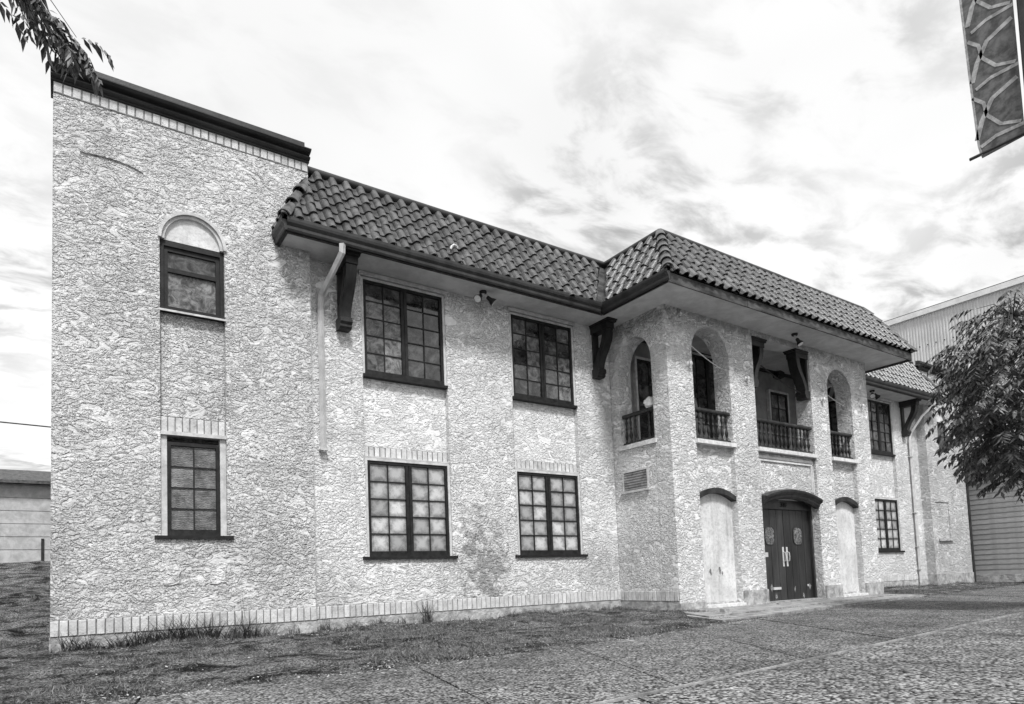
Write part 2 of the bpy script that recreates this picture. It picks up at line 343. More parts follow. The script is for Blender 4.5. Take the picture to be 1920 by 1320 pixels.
# loggia floor, ceiling, back wall, rear openings
MB().box(TW + .41, TE - .41, TF + .425, -0.003, 3.40, 3.62).obj('balcony_floor', 'concrete', B)
MB().box(TW + .405, TE - .405, TF + .423, -0.004, 6.56, 6.62).obj('loggia_ceiling', 'soffit', B)
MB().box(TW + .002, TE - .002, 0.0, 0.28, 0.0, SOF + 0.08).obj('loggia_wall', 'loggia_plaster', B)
MB().box(TW + .41, TE - .41, -0.05, -0.001, 6.46, 6.56).obj('picture_rail', 'dark_wood', B)
# opening sills
for a, b in ((11.68, 12.98), (13.92, 16.35), (17.15, 18.35)):
    MB().box(a - 0.03, b + 0.05, TF - 0.06, TF + 0.38, 3.61, 3.70).obj('sill', 'sill_stone', B)
MB().box(TW - 0.035, TW + 0.38, -1.30, -0.22, 3.63, 3.72).obj('sill', 'sill_stone', B)
# tower base: rough footing slabs and quoin bricks
MB().box(TW - 0.03, 11.66, TF - 0.035, TF + .3, -0.12, 0.16).obj('footing', 'footing', B)
for a, b in ((13.0, 13.90), (16.37, 17.13), (18.37, TE + .03)):
    MB().box(a, b, TF - 0.05, TF + .3, -0.12, 0.34).obj('footing', 'footing', B)

# --- east block
MB().panel(rect(RB, 29.3, 0.0, 8.02), [arch(27.2, 28.0, 4.95, 6.05, 6.45)], -0.28, 0.2).obj('wall', 'stucco_block', B)
MB().box(RB + .001, 29.298, 0.202, 9, 0.0, 8.0).obj('wall', 'stucco_block', B)
MB().box(26.55, 27.65, -0.31, -0.27, 3.02, 3.09).obj('ledge', 'stucco_block', B); MB().box(26.6, 27.7, -0.36, -0.27, 1.60, 1.68).obj('ledge', 'stucco_block', B)
MB().box(27.55, 27.62, -0.305, -0.27, 1.685, 3.015).obj('ledge', 'stucco_block', B)

# --- cornice of both blocks
def cornice(x0, x1, y, zb, ret):
    ye = 9.0
    prof = [(0.0, zb), (0.03, zb), (0.03, zb + .025), (0.075, zb + .035), (0.095, zb + .055), (0.08, zb + .08), (0.045, zb + .095), (0.045, zb + .115), (0.13, zb + .135), (0.165, zb + .16), (0.165, zb + .175), (0.12, zb + .205), (0.0, zb + .215)]
    m = MB(); m.prism([(y - d, z) for d, z in prof], x0, x1, 'X'); 
    m.box(x0 + 0.001, x1 - .001, y + 0.001, y + 0.4, zb, zb + .214)
    if ret: m.prism([(x0 - d, z) for d, z in prof], y - 0.0, 3.0, 'Y')
    m.obj('cornice', 'cornice_paint', B)
    c = MB(); c.prism([(y + .16, zb + .2), (y + .05, zb + .2), (y + .05, zb + .30), (y + 0.02, zb + .31), (y + .02, zb + .38), (y + .16, zb + .41)], x0 + .06, x1 - .06, 'X'); c.obj('coping', 'dark_metal', B)
cornice(-0.14, IN + 0.02, BLK, 8.13, False)
cornice(RB, 29.3, -0.28, 7.80, True)

# --- soldier-course bricks
bricks_made = []
def course(name, p0, axis, n, pitch, z0, z1, out, sgn=1, depth=0.06):
    """a bed of mortar with upright bricks; axis 'X' runs along x facing -y, axis 'Y' runs along y facing -x"""
    Ln = n * pitch
    if axis == 'X': bed = MB().box(p0[0], p0[0] + Ln, p0[1] - 0.008, p0[1] + 0.05, z0, z1)
    else: bed = MB().box(p0[0] - 0.008, p0[0] + 0.05, p0[1] - Ln, p0[1], z0, z1)
    bo = bed.obj('brick_course', 'mortar', B)
    key = (round(pitch, 3), round(z1 - z0, 3))
    if key not in bmesh_cache:
        g = 0.007; w_, h_ = pitch - 2 * g, (z1 - z0) - 0.012; e = 0.008
        m = MB(); v = []
        for (yy, ins) in ((0.05, 0.0), (-out + e, 0.0), (-out, e)):
            v += [(g + ins, yy, .006 + ins), (g + w_ - ins, yy, .006 + ins), (g + w_ - ins, yy, .006 + h_ - ins), (g + ins, yy, .006 + h_ - ins)]
        f = [(8, 9, 10, 11)]
        for r_ in (0, 4):
            for i in range(4): f.append((r_ + i, r_ + (i + 1) % 4, r_ + (i + 1) % 4 + 4, r_ + i + 4))
        m.add(v, f); bmesh_cache[key] = m.mesh('brick', 'painted_brick')
    me = bmesh_cache[key]
    for i in range(n):
        if axis == 'X': mt = T(p0[0] + i * pitch, p0[1] + jit(.004), z0 + jit(.003)) @ Matrix.Rotation(jit(.012), 4, 'Y')
        else: mt = T(p0[0] + jit(.004), p0[1] - i * pitch, z0 + jit(.003)) @ Matrix.Rotation(-math.pi / 2, 4, 'Z')
        link('brick', me, bo, None, mt)
bmesh_cache = {}
course('base', (-0.112, BLK), 'X', 34, 3.712 / 34, 0.222, 0.447, 0.03)
course('base', (IN + 0.004, 0.0), 'X', 66, 7.24 / 66, 0.222, 0.447, 0.028)
course('base', (TW, -0.004), 'Y', 14, 1.67 / 14, 0.20, 0.43, 0.028)
course('base', (TE + .004, 0.0), 'X', 40, 6.9 / 40, 0.25, 0.45, 0.02)
course('frieze', (-0.107, BLK), 'X', 32, 3.707 / 32, 7.96, 8.125, 0.012)
course('lintel', (1.263, BLK + 0.076), 'X', 9, .934 / 9, 3.20, 3.435, 0.02)
for a, b in wins: course('lintel', (a + .002, 0.096), 'X', 16, (b - a - .004) / 16, W_LO[1] + 0.03, W_LO[1] + 0.22, 0.014)
# stone footing below the bricks
MB().box(-0.118, IN, BLK - 0.02, BLK + .2, -0.15, 0.215).obj('footing', 'footing', B)
MB().box(IN + .001, TW - .002, -0.018, .2, -0.15, 0.215).obj('footing', 'footing', B)
MB().box(TW - 0.02, TW + .2, TF + 0.31, -0.02, -0.15, 0.195).obj('footing', 'footing', B)
MB().box(TE + .001, RB - .001, -0.02, .2, -0.15, 0.245).obj('footing', 'footing', B)
MB().box(RB - .02, 29.32, -0.31, .2, -0.15, 0.42).obj('footing', 'footing', B)

# --- windows
def grid_window(x0, x1, z0, z1, y, cols, rows, glass, double=True, sill=0.06, casing=0.05, wood='window_wood', mtx=None, head=True, sillx=0.04):
    """local frame: x right, y into the wall, z up. Root mesh is the frame and muntins."""
    Wd, H = x1 - x0, z1 - z0; base = mtx if mtx is not None else T(x0, y, z0)
    f = 0.055; mul = 0.13 if double else 0.0; d0, d1 = -0.02, 0.06
    c = casing
    fr_ = MB(); fr_.box(c, c + f, d0, d1, 0, H - c).box(Wd - c - f, Wd - c, d0, d1, 0, H - c)
    fr_.box(c + f, Wd - c - f, d0, d1, H - c - f, H - c).box(c + f, Wd - c - f, d0 + .004, d1, 0, f + .04)
    cells = []
    leaves = [(c + f, Wd / 2 - mul / 2), (Wd / 2 + mul / 2, Wd - c - f)] if double else [(c + f, Wd - c - f)]
    if double: fr_.box(Wd / 2 - mul / 2, Wd / 2 - .006, d0 + .003, d1, f + .04, H - c - f).box(Wd / 2 + .006, Wd / 2 + mul / 2, d0 + .003, d1, f + .04, H - c - f).box(Wd / 2 - .006, Wd / 2 + .006, d0 + .015, d1, f + .04, H - c - f)
    m = 0.018; zb, zt = f + .04, H - c - f
    for a, b in leaves:
        k = cols // len(leaves)
        for i in range(1, k):
            xx = a + (b - a) * i / k; fr_.box(xx - m / 2, xx + m / 2, d0 + .012, d1 - .02, zb, zt)
        for j in range(1, rows):
            z_ = zb + (zt - zb) * j / rows; fr_.box(a, b, d0 + .014, d1 - .022, z_ - m / 2, z_ + m / 2)
        for i in range(k):
            for j in range(rows): cells.append((a + (b - a) * i / k, a + (b - a) * (i + 1) / k, zb + (zt - zb) * j / rows, zb + (zt - zb) * (j + 1) / rows, i, j))
    root = fr_.obj('window', wood, B, mtx=base)
    pm = {}
    for n_, (a, b, z_, zz_, i, j) in enumerate(cells):
        g = glass(n_, i, j) if callable(glass) else glass
        key = (g, round(b - a, 4), round(zz_ - z_, 4))
        if key not in pm: pm[key] = MB().box(m * .2, b - a - m * .2, 0.012, 0.018, m * .2, zz_ - z_ - m * .2).mesh('pane', g)
        link('pane', pm[key], root, None, T(a, jit(.001), z_) @ Matrix.Rotation(jit(.012), 4, 'X') @ Matrix.Rotation(jit(.012), 4, 'Z'))
    if sill: MB().box(-sillx, Wd + sillx, -sill - .03, 0.07, -0.055, -0.001).obj('sill', wood, root)
    if casing:
        k = MB().box(.001, c - .001, -0.035, 0.10, 0, H - .002).box(Wd - c + .001, Wd - .001, -0.035, 0.10, 0, H - .002)
        if head: k.box(c, Wd - c, -0.037, 0.10, H - c + .001, H - .002)
        k.obj('casing', 'casing', root)
    MB().box(c, Wd - c, d1 + .002, d1 + .02, 0, H - c).obj('backing', 'black_plastic', root)
    return root
random.seed(3)
gmix = lambda n, i, j: 'glass_grime' if random.random() < 0.5 else 'glass_dark'
for q, (a, b) in enumerate(wins + wins_e):
    grid_window(a + .002, b - .002, W_UP[0], W_UP[1] - .002, 0.05, 4, 5, (lambda n, i, j: 'glass_grime' if n < 10 and j < 4 else 'glass_dark') if q == 0 else gmix, sill=0.05, sillx=0.0)
    MB().box(a - .04, b + .04, -0.035, 0.03, W_UP[1], W_UP[1] + .07).obj('head_moulding', 'casing', B)
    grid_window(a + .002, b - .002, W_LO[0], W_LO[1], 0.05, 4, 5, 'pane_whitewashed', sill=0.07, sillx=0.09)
    MB().box(a + .001, b - .001, 0.015, 0.10, W_LO[1] + .002, W_LO[1] + .028).obj('head_moulding', 'casing', B)
# west block lower window, boarded behind the panes
grid_window(1.262, 2.198, 1.62, 3.14, BLK + 0.07, 2, 4, 'pane_boarded', double=False, sill=0.08, casing=0.09, sillx=0.09, head=False)
MB().box(1.261, 2.199, BLK - 0.01, BLK + 0.15, 3.142, 3.198).obj('ledge', 'casing', B)
# west block upper window: arched plaster lunette over a two-light sash
aw = MB(); yb = BLK + 0.075
aw.box(1.262, 1.32, yb - .03, yb + .06, 5.10, 6.18).box(2.14, 2.198, yb - .03, yb + .06, 5.10, 6.18).box(1.32, 2.14, yb - .03, yb + .06, 6.10, 6.18)
aw.box(1.32, 1.38, yb, yb + .06, 5.10, 6.10).box(2.08, 2.14, yb, yb + .06, 5.10, 6.10).box(1.38, 2.08, yb, yb + .06, 6.03, 6.10).box(1.38, 2.08, yb - .012, yb + .06, 5.70, 5.765).box(1.38, 2.08, yb, yb + .06, 5.10, 5.16)
aro = aw.obj('window', 'window_wood', B)
MB().box(1.38, 2.08, yb + .03, yb + .036, 5.765, 6.03).obj('pane', 'glass_grime', aro); MB().box(1.38, 2.08, yb + .03, yb + .036, 5.16, 5.70).obj('pane', 'glass_grime', aro)
MB().box(1.258, 2.202, BLK - .03, BLK + .2, 5.045, 5.098).obj('sill', 'window_wood', aro)
MB().box(1.25, 2.21, BLK - .04, BLK - .031, 5.035, 5.065).obj('sill_nosing', 'casing', aro)
def ring(x0, x1, zs, za, wd, y0, y1, n=18):
    c_, rx, rz = (x0 + x1) / 2, (x1 - x0) / 2, za - zs
    o_ = [(c_ + rx * math.cos(math.pi * i / n), zs + rz * math.sin(math.pi * i / n)) for i in range(n + 1)]
    i_ = [(c_ + (rx - wd) * math.cos(math.pi * i / n), zs + (rz - wd) * math.sin(math.pi * i / n)) for i in range(n + 1)]
    return o_ + list(reversed(i_)), i_
po, pi_ = ring(1.23, 2.23, 6.19, 6.69, .05, 0, 0)
MB().prism(po, BLK - .035, BLK + .05, 'Y').obj('arch_moulding', 'casing', aro, smooth=True)
po2, pi2 = ring(1.282, 2.178, 6.19, 6.638, .045, 0, 0)
MB().prism(po2, BLK + .0, BLK + .1, 'Y').obj('arch_moulding', 'casing', aro, smooth=True)
MB().prism(pi2, BLK + .05, BLK + .12, 'Y').obj('lunette', 'plaster', aro)
# east block small window
ew = grid_window(27.2, 28.0, 4.95, 6.05, -0.20, 1, 2, 'glass_grime', double=False, sill=.05, casing=0.0)
MB().prism(arch(27.201, 27.999, 6.051, 6.052, 6.445)[2:], -0.2, -0.1, 'Y').obj('lunette', 'plaster', B)
# loggia windows and doors on the back wall
grid_window(17.05, 18.02, 4.15, 5.95, -0.06, 2, 4, 'glass_grime', double=False, sill=.03, casing=0.06)
grid_window(13.45, 15.30, 3.63, 6.50, -0.06, 4, 5, 'glass_dark', sill=0, casing=0.06)
grid_window(11.62, 12.60, 3.63, 6.05, -0.06, 2, 4, 'glass_dark', double=False, sill=0, casing=0.06)
grid_window(0, 0.96, 0, 1.95, 0, 2, 4, 'glass_grime', double=False, sill=0, casing=0.05, mtx=T(TE - 0.25, -0.28, 3.74) @ Matrix.Rotation(-math.pi / 2, 4, 'Z'))

# --- balustrades
bal_me = MB().lathe([(.030, 0), (.030, .03), (.018, .045), (.016, .07), (.034, .13), (.040, .17), (.028, .23), (.017, .28), (.017, .30), (.028, .315), (.028, .335), (.017, .35), (.017, .38), (.024, .43), (.032, .47), (.018, .53), (.020, .545), (.030, .555), (.030, .58)], 10).mesh('baluster', 'dark_wood', True)
def balustrade(x0, x1, n, mtx, missing=()):
    Ln = x1 - x0
    root = MB().box(0, Ln, -.045, .045, 0.0, 0.075).obj('balustrade', 'dark_wood', B, mtx=mtx)
    h = MB(); h.prism([(-.05, .655), (.05, .655), (.062, .68), (.062, .70), (.045, .735), (-.045, .735), (-.062, .70), (-.062, .68)], 0, Ln, 'X'); h.obj('handrail', 'dark_wood', root)
    for i in range(n):
        if i in missing: continue
        link('baluster', bal_me, root, None, T(Ln * (i + .5) / n, 0, .075) @ Matrix.Rotation(jit(.02), 4, 'Y'))
balustrade(11.69, 12.97, 8, T(11.69, TF + .10, 3.70))
balustrade(13.93, 16.34, 14, T(13.93, TF + .10, 3.70))
balustrade(17.16, 18.34, 7, T(17.16, TF + .10, 3.70))
balustrade(0, .96, 7, T(TW + .10, -0.28, 3.72) @ Matrix.Rotation(-math.pi / 2, 4, 'Z'), missing=(3, 4))
balustrade(0, .96, 7, T(TE - .08, -0.28, 3.72) @ Matrix.Rotation(-math.pi / 2, 4, 'Z'))

# --- entrance door
DY = TF + 0.26; DX0, DXM, DX1 = 13.93, 15.13, 16.34
MB().box(DX0, DX1, DY + .06, DY + .12, 0.0, 2.55).obj('door_backing', 'black_plastic', B)
tr = MB().box(DX0, DX1, DY - .06, DY + .06, 2.27, 2.60).obj('transom', 'door_wood', B)
MB().box(DX1 - .07, DX1 - .001, DY - .07, DY + .06, 0.0, 2.268).obj('door_jamb', 'door_wood', B); MB().box(DX0 + .001, DX0 + .07, DY - .07, DY + .06, 0.0, 2.268).obj('door_jamb', 'door_wood', B)
fc = bpy.data.curves.new('house_number', 'FONT'); fc.body = '328'; fc.size = 0.17; fc.extrude = 0.008
fo = bpy.data.objects.new('house_number', fc); COL.objects.link(fo); fo.parent = tr; fo.location = (14.98, DY - .075, 2.335); fo.rotation_euler = (math.pi / 2, 0, 0); fc.materials.append(M['black_plastic'])
bpy.context.view_layer.update(); _me = bpy.data.meshes.new_from_object(fo); bpy.data.objects.remove(fo); fo = link('house_number', _me, tr, None, T(14.98, DY - .075, 2.335) @ Matrix.Rotation(math.pi / 2, 4, 'X'))
for lf, (a, b) in enumerate(((DX0 + .072, DXM - .004), (DXM + .004, DX1 - .072))):
    wd = b - a
    dr = MB().box(a, b, DY + .012, DY + .055, 0.03, 2.262).obj('door', 'door_wood', B)
    for i in range(4):
        MB().box(a + wd * i / 4 + .006, a + wd * (i + 1) / 4 - .006, DY - .01, DY + .012, 0.03, 2.262).obj('plank', 'door_wood', dr)
    cxx = a + wd * (.47 if lf == 0 else .52)
    pts = [(cxx + .185 * math.copysign(abs(math.cos(t_)) ** .55, math.cos(t_)), 1.62 + .215 * math.copysign(abs(math.sin(t_)) ** .6, math.sin(t_))) for t_ in [2 * math.pi * i / 24 for i in range(24)]]
    pts2 = [(cxx + (p - cxx) * 1.13, 1.62 + (q - 1.62) * 1.09) for p, q in pts]
    MB().panel(pts2, [pts], DY - .024, DY + .0).obj('porthole_rim', 'door_wood', dr)
    MB().prism(pts, DY - .016, DY - .006, 'Y').obj('pane', 'paper', dr)
    hx = DXM + (-.11 if lf == 0 else .05)
    MB().box(hx, hx + .065, DY - .016, DY - .010, .86, 1.34).obj('push_plate', 'steel', dr)
    MB().tube([(hx + .033, DY - .012, .98), (hx + .033, DY - .07, 1.0), (hx + .033, DY - .08, 1.1), (hx + .033, DY - .07, 1.2), (hx + .033, DY - .012, 1.22)], .012, 8).obj('handle', 'steel', dr, smooth=True)
    if lf == 0:
        MB().box(a + .05, a + .42, DY - .015, DY - .010, 1.10, 1.21).obj('letter_plate', 'steel', dr); MB().box(a + .52, a + .82, DY - .05, DY - .010, .30, .36).obj('foot_rail', 'steel', dr)
    else: MB().lathe([(.03, 0), (.03, .012), (.022, .016)], 12, T(b - .22, DY - .010, .36) @ Matrix.Rotation(math.pi / 2, 4, 'X')).obj('peephole', 'steel', dr)
    for k in range(3):
        x_ = a + wd * random.uniform(.1, .9); z_ = random.uniform(.1, .35); pl = [(x_ + random.uniform(.02, .06) * math.cos(u_ * .9), z_ + random.uniform(.03, .11) * math.sin(u_ * .9)) for u_ in range(7)]
        MB().prism(pl, DY - .0125, DY - .0095, 'Y').obj('peeled_paint', 'peeled', dr)
# curved hood over the door
hp = [(-0.02, 0.0), (-0.10, 0.0), (-.16, .05), (-.16, .09), (-.22, .13), (-.24, .17), (-.24, .21), (-0.16, .235), (-.02, .245)]
hm = MB(); nseg = 20; v = []; f = []
for i in range(nseg + 1):
    u = i / nseg; x = DX0 + .01 + (DX1 - DX0 - .02) * u; zc = 2.31 + .20 * (1 - (2 * u - 1) ** 2)
    for (dy, dz) in hp: v.append((x, TF + .11 + dy, zc + dz))
np_ = len(hp)
for i in range(nseg):
    for k in range(np_ - 1): f.append((i * np_ + k, i * np_ + k + 1, (i + 1) * np_ + k + 1, (i + 1) * np_ + k))
    f.append((i * np_, (i + 1) * np_, (i + 1) * np_ + np_ - 1, i * np_ + np_ - 1))
f.append(tuple(range(np_))); f.append(tuple(nseg * np_ + k for k in range(np_)))
hm.add(v, f).obj('door_hood', 'dark_wood', B, smooth=True)
for (x_, z_, s_) in ((12.10, .80, 1), (12.42, .82, .9), (12.50, .76, .5)):
    pl = [(x_ + s_ * random.uniform(.02, .06) * math.cos(u_ * .8), z_ + s_ * random.uniform(.06, .12) * math.sin(u_ * .8)) for u_ in range(8)]
    MB().prism(pl, TF + .150, TF + .156, 'Y').obj('chipped_patch', 'peeled', B)
for x_ in (1.41, 2.06):
    pl = [(x_ + dx_ + jit(.012), 1.04 + dz_ + jit(.015)) for dx_, dz_ in ((-.11, -.15), (-.03, -.16), (.05, -.15), (.11, -.14), (.10, -.05), (.12, .06), (.10, .15), (.02, .14), (-.06, .16), (-.11, .13), (-.10, .03), (-.12, -.06))]
    MB().prism(pl, BLK - .016, BLK + .01, 'Y').obj('plaster_patch', 'stucco', B)

cr_ = MB()
lip = [(.22, 7.18, .006), (.34, 7.19, .03), (.48, 7.195, .05), (.62, 7.20, .055), (.76, 7.19, .04), (.90, 7.165, .03), (1.04, 7.12, .006)]
cr_.prism([(x_, z_) for x_, z_, h_ in lip] + [(x_, z_ + h_ * 1.6) for x_, z_, h_ in reversed(lip)], BLK - .020, BLK + .01, 'Y')
cr_.obj('plaster_ridge', 'stucco_block', B)

# --- vent on the tower side
vr = MB().box(TW - .02, TW + .02, -1.02, -0.98, 2.68, 3.14).box(TW - .02, TW + .02, -0.29, -0.25, 2.68, 3.14).box(TW - .02, TW + .02, -0.98, -0.29, 3.10, 3.14).box(TW - .05, TW + .02, -1.05, -0.22, 2.63, 2.68).obj('vent', 'casing', B)
MB().box(TW - .003, TW + .0, -0.98, -0.29, 2.68, 3.10).obj('vent_back', 'dark_metal', vr)
for i in range(7): MB().box(TW - .016, TW - .008, -0.98, -0.29, 2.70 + i * .058, 2.725 + i * .058).obj('louvre', 'concrete', vr)
vb = MB()
for i in range(22): vb.box(TW - .012, TW - .006, -0.975 + i * .0315, -0.963 + i * .0315, 2.68, 3.10)
vb.obj('mesh_bars', 'concrete', vr)

# --- roof
MO, TO = 0.72, 0.85                                # overhangs
EX0, EXI, EXJ, EX1 = 3.05, TW - TO, TE + TO, RB + 0.45
LX = 0.275
prof_t = [(0, .014), (.03, .002), (.085, .0), (.118, .012), (.136, .052), (.168, .080), (.205, .087), (.242, .078), (.268, .048), (.281, .012)]
def tile_mesh_data(Lt):
    v = []; f = []; n = len(prof_t)
    for (vv, up) in ((0, .036), (Lt * .5, .020), (Lt, .004)):
        for u, h in prof_t: v.append((u, vv, h + up))
    for u, h in prof_t: v.append((u, 0.0, h + up - .020 + .0 + .032))
    for r_ in range(2):
        for i in range(n - 1): f.append((r_ * n + i, r_ * n + i + 1, (r_ + 1) * n + i + 1, (r_ + 1) * n + i))
    for i in range(n - 1): f.append((3 * n + i, 3 * n + i + 1, i + 1, i))
    return v, f
roof_deck = MB(); tiles = []
def slope(E0, E1, up, run, rise, clips, rows=6, z0=EAVE):
    E0 = Vector((*E0, z0)); E1 = Vector((*E1, z0)); u = (E1 - E0).normalized(); vv = Vector((up[0] * run, up[1] * run, rise)); sl = vv.length; vv.normalize()
    nn = u.cross(vv); nn.normalize()
    ex = sl / rows; cols = int(round((E1 - E0).length / LX)) + 2
    for j in range(rows):
        for i in range(-4, cols + 4):
            org = E0 + u * (i * LX + .004 * ((j * 7 + i * 3) % 5)) + vv * (j * ex - .03)
            tiles.append((org, u, vv, nn, ex + .045, clips, j))
# clip = (point, inward normal, gap)
def clipn(p, d, side, gap): 
    d = Vector(d).normalized(); n_ = Vector((-d.y, d.x)) * side; return (Vector(p), n_, gap)
rise = RIDGE - EAVE
hipL = ((EX0, -MO), (MO, MO)); valL = ((EXI, -MO), (TO, MO)); hipT = ((EXI, TF - TO), (TO, TO)); hipT2 = ((EXJ, TF - TO), (-TO, TO)); valR = ((EXJ, -MO), (-TO, MO)); hipR = ((EX1, -MO), (-MO, MO))
slope((EX0, -MO), (EXI, -MO), (0, 1), MO, rise, [clipn(*hipL, -1, .0), clipn(*valL, 1, .10)])
nA = len(tiles)
slope((EXI, -MO), (EXI, TF - TO), (1, 0), TO, rise, [clipn(*valL, -1, .08), clipn(*hipT, 1, .0)])
slope((EXI, TF - TO), (EXJ, TF - TO), (0, 1), TO, rise, [clipn(*hipT, -1, .0), clipn(*hipT2, 1, .0)])
slope((EXJ, TF - TO), (EXJ, -MO), (-1, 0), TO, rise, [clipn(*hipT2, -1, .0), clipn(*valR, 1, .08)])
slope((EXJ, -MO), (EX1, -MO), (0, 1), MO, rise, [clipn(*valR, -1, .10), clipn(*hipR, 1, .0)])
slope((EX0, -0.1), (EX0, -MO), (1, 0), MO, rise, [clipn(*hipL, 1, .0), (Vector((0, BLK)), Vector((0, -1)), -.05)])
slope((EX1, -MO), (EX1, -0.1), (-1, 0), MO, rise, [clipn(*hipR, -1, .0), (Vector((0, -.28)), Vector((0, -1)), -.05)])
# decks
def zat(p): return p
A_ = [(EX0, -MO, EAVE), (EXI, -MO, EAVE), (TW, 0, RIDGE), (EX0 + MO, 0, RIDGE)]
def deck(vs):
    roof_deck.add(vs, [tuple(range(len(vs)))])
rf = None
for vs in (A_, [(EXI, -MO, EAVE), (EXI, TF - TO, EAVE), (TW, TF, RIDGE), (TW, 0, RIDGE)], [(EXI, TF - TO, EAVE), (EXJ, TF - TO, EAVE), (TE, TF, RIDGE), (TW, TF, RIDGE)],
           [(EXJ, TF - TO, EAVE), (EXJ, -MO, EAVE), (TE, 0, RIDGE), (TE, TF, RIDGE)], [(EXJ, -MO, EAVE), (EX1, -MO, EAVE), (EX1 - MO, 0, RIDGE), (TE, 0, RIDGE)],
           [(EX0, 0, EAVE), (EX0, -MO, EAVE), (EX0 + MO, 0, RIDGE)], [(EX1, 0, EAVE), (EX1, -MO, EAVE), (EX1 - MO, 0, RIDGE)],
           [(TW, TF, RIDGE), (TE, TF, RIDGE), (TE, 0.3, RIDGE), (TW, 0.3, RIDGE)], [(IN + .05, 0, RIDGE), (RB - .05, 0, RIDGE), (RB - .05, 4, RIDGE), (IN + .05, 4, RIDGE)]):
    deck(vs)
rf = roof_deck.obj('roof', 'roof_deck', B, recalc=False)
cache = {}; solo = 0; rest = MB(); cutn = 0
def clip_eval(pt, cl): return (Vector((pt.x, pt.y)) - cl[0]).dot(cl[1]) - cl[2]
random.seed(11)
for (org, u, vv, nn, Lt, clips, j) in tiles:
    mt = Matrix((u, vv, nn)).transposed().to_4x4(); mt.translation = org
    mt = mt @ Matrix.Rotation(jit(.018), 4, 'Z') @ Matrix.Rotation(jit(.02), 4, 'Y') @ T(jit(.006), jit(.012) - (.05 if random.random() < .03 else 0), abs(jit(.010)))
    cs = [mt @ Vector((a, b, .03)) for a in (0, .281) for b in (0, Lt)]
    state = 1
    for cl in clips:
        e = [clip_eval(p, cl) for p in cs]
        if max(e) <= 0.01: state = 0; break
        if min(e) < 0: state = 2
    if not state: continue
    key = round(Lt, 3)
    if key not in cache:
        v, f = tile_mesh_data(Lt); cache[key] = (v, f, MB().add(v, f).mesh('tile', 'roof_tile', True, recalc=False))
    v, f, me = cache[key]
    if state == 2:
        bm = bmesh.new(); bv = [bm.verts.new(mt @ Vector(p)) for p in v]
        for q in f: bm.faces.new([bv[i] for i in q])
        for cl in clips:
            n3 = Vector((cl[1].x, cl[1].y, 0)); p3 = Vector((cl[0].x, cl[0].y, 0)) + n3 * cl[2]
            bmesh.ops.bisect_plane(bm, geom=bm.verts[:] + bm.edges[:] + bm.faces[:], plane_co=p3, plane_no=n3, clear_inner=True)
        if not bm.faces: bm.free(); continue
        if solo < 290:
            me2 = bpy.data.meshes.new('tile'); im = mt.inverted(); bm.transform(im); bm.to_mesh(me2); me2.materials.append(M['roof_tile'])
            me2.polygons.foreach_set('use_smooth', [True] * len(me2.polygons)); me2.set_sharp_from_angle(angle=R(38)); link('tile', me2, rf, None, mt); solo += 1
        else:
            bm.verts.index_update(); rest.add([p.co for p in bm.verts], [[q.index for q in fc_.verts] for fc_ in bm.faces])
        bm.free()
    elif solo < 290:
        link('tile', me, rf, None, mt); solo += 1
    else: rest.add(v, f, mt)
rest.obj('roof_tiles', 'roof_tile', rf, True, False, kind='stuff')
# hip tiles, ridge caps, valley flashing
hip_me = MB()
v = []; f = []; ns = 8
for (yy, r_) in ((0, .115), (.36, .088)):
    for k in range(ns + 1): a = math.pi * k / ns; v.append((r_ * math.cos(a), yy, r_ * math.sin(a) * .95))
for (yy, r_) in ((0, .095),):
    for k in range(ns + 1): a = math.pi * k / ns; v.append((r_ * math.cos(a), yy, r_ * math.sin(a) * .95))
for k in range(ns): f.append((k, k + 1, ns + 2 + k, ns + 1 + k)); f.append((k + 1, k, 2 * ns + 2 + k, 2 * ns + 3 + k))
hme = hip_me.add(v, f).mesh('hip_tile', 'roof_tile', True, recalc=False)
def hip(p0, p1, n, z_off=.05):
    p0, p1 = Vector(p0), Vector(p1); d = (p1 - p0); Lh = d.length; d.normalize(); sx_ = d.cross(Vector((0, 0, 1))).normalized(); up_ = sx_.cross(d)
    for i in range(n):
        mt = Matrix((sx_, d, up_)).transposed().to_4x4(); mt.translation = p0 + d * (Lh * i / n - .03) + up_ * (z_off + .008)
        link('hip_tile', hme, rf, None, mt @ Matrix.Rotation(-.06, 4, 'X') @ Matrix.Rotation(jit(.03), 4, 'Z'))
hip((EXI, TF - TO, EAVE), (TW, TF, RIDGE), 6); hip((EXJ, TF - TO, EAVE), (TE, TF, RIDGE), 6)
hip((EX0, -MO, EAVE), (EX0 + .56, -MO + .56, EAVE + .56 * rise / MO), 3); hip((EX1, -MO, EAVE), (EX1 - .46, -MO + .46, EAVE + .46 * rise / MO), 3)
def ridge(p0, p1, name='ridge_cap'):
    p0, p1 = Vector(p0), Vector(p1); MB().tube([p0, p1], .075, 12).obj(name, 'dark_metal', rf, smooth=True)
zr = RIDGE + .045
ridge((IN + .02, -.02, zr), (TW - .02, -.02, zr)); ridge((TW - .02, -.02, zr), (TW - .02, TF - .02, zr)); ridge((TW - .02, TF - .02, zr), (15.2, TF - .02, zr)); ridge((15.21, TF - .02, zr - .006), (TE + .02, TF - .02, zr - .006)); ridge((TE + .02, TF - .02, zr), (TE + .02, 0, zr)); ridge((TE, -.02, zr), (RB - .02, -.02, zr))
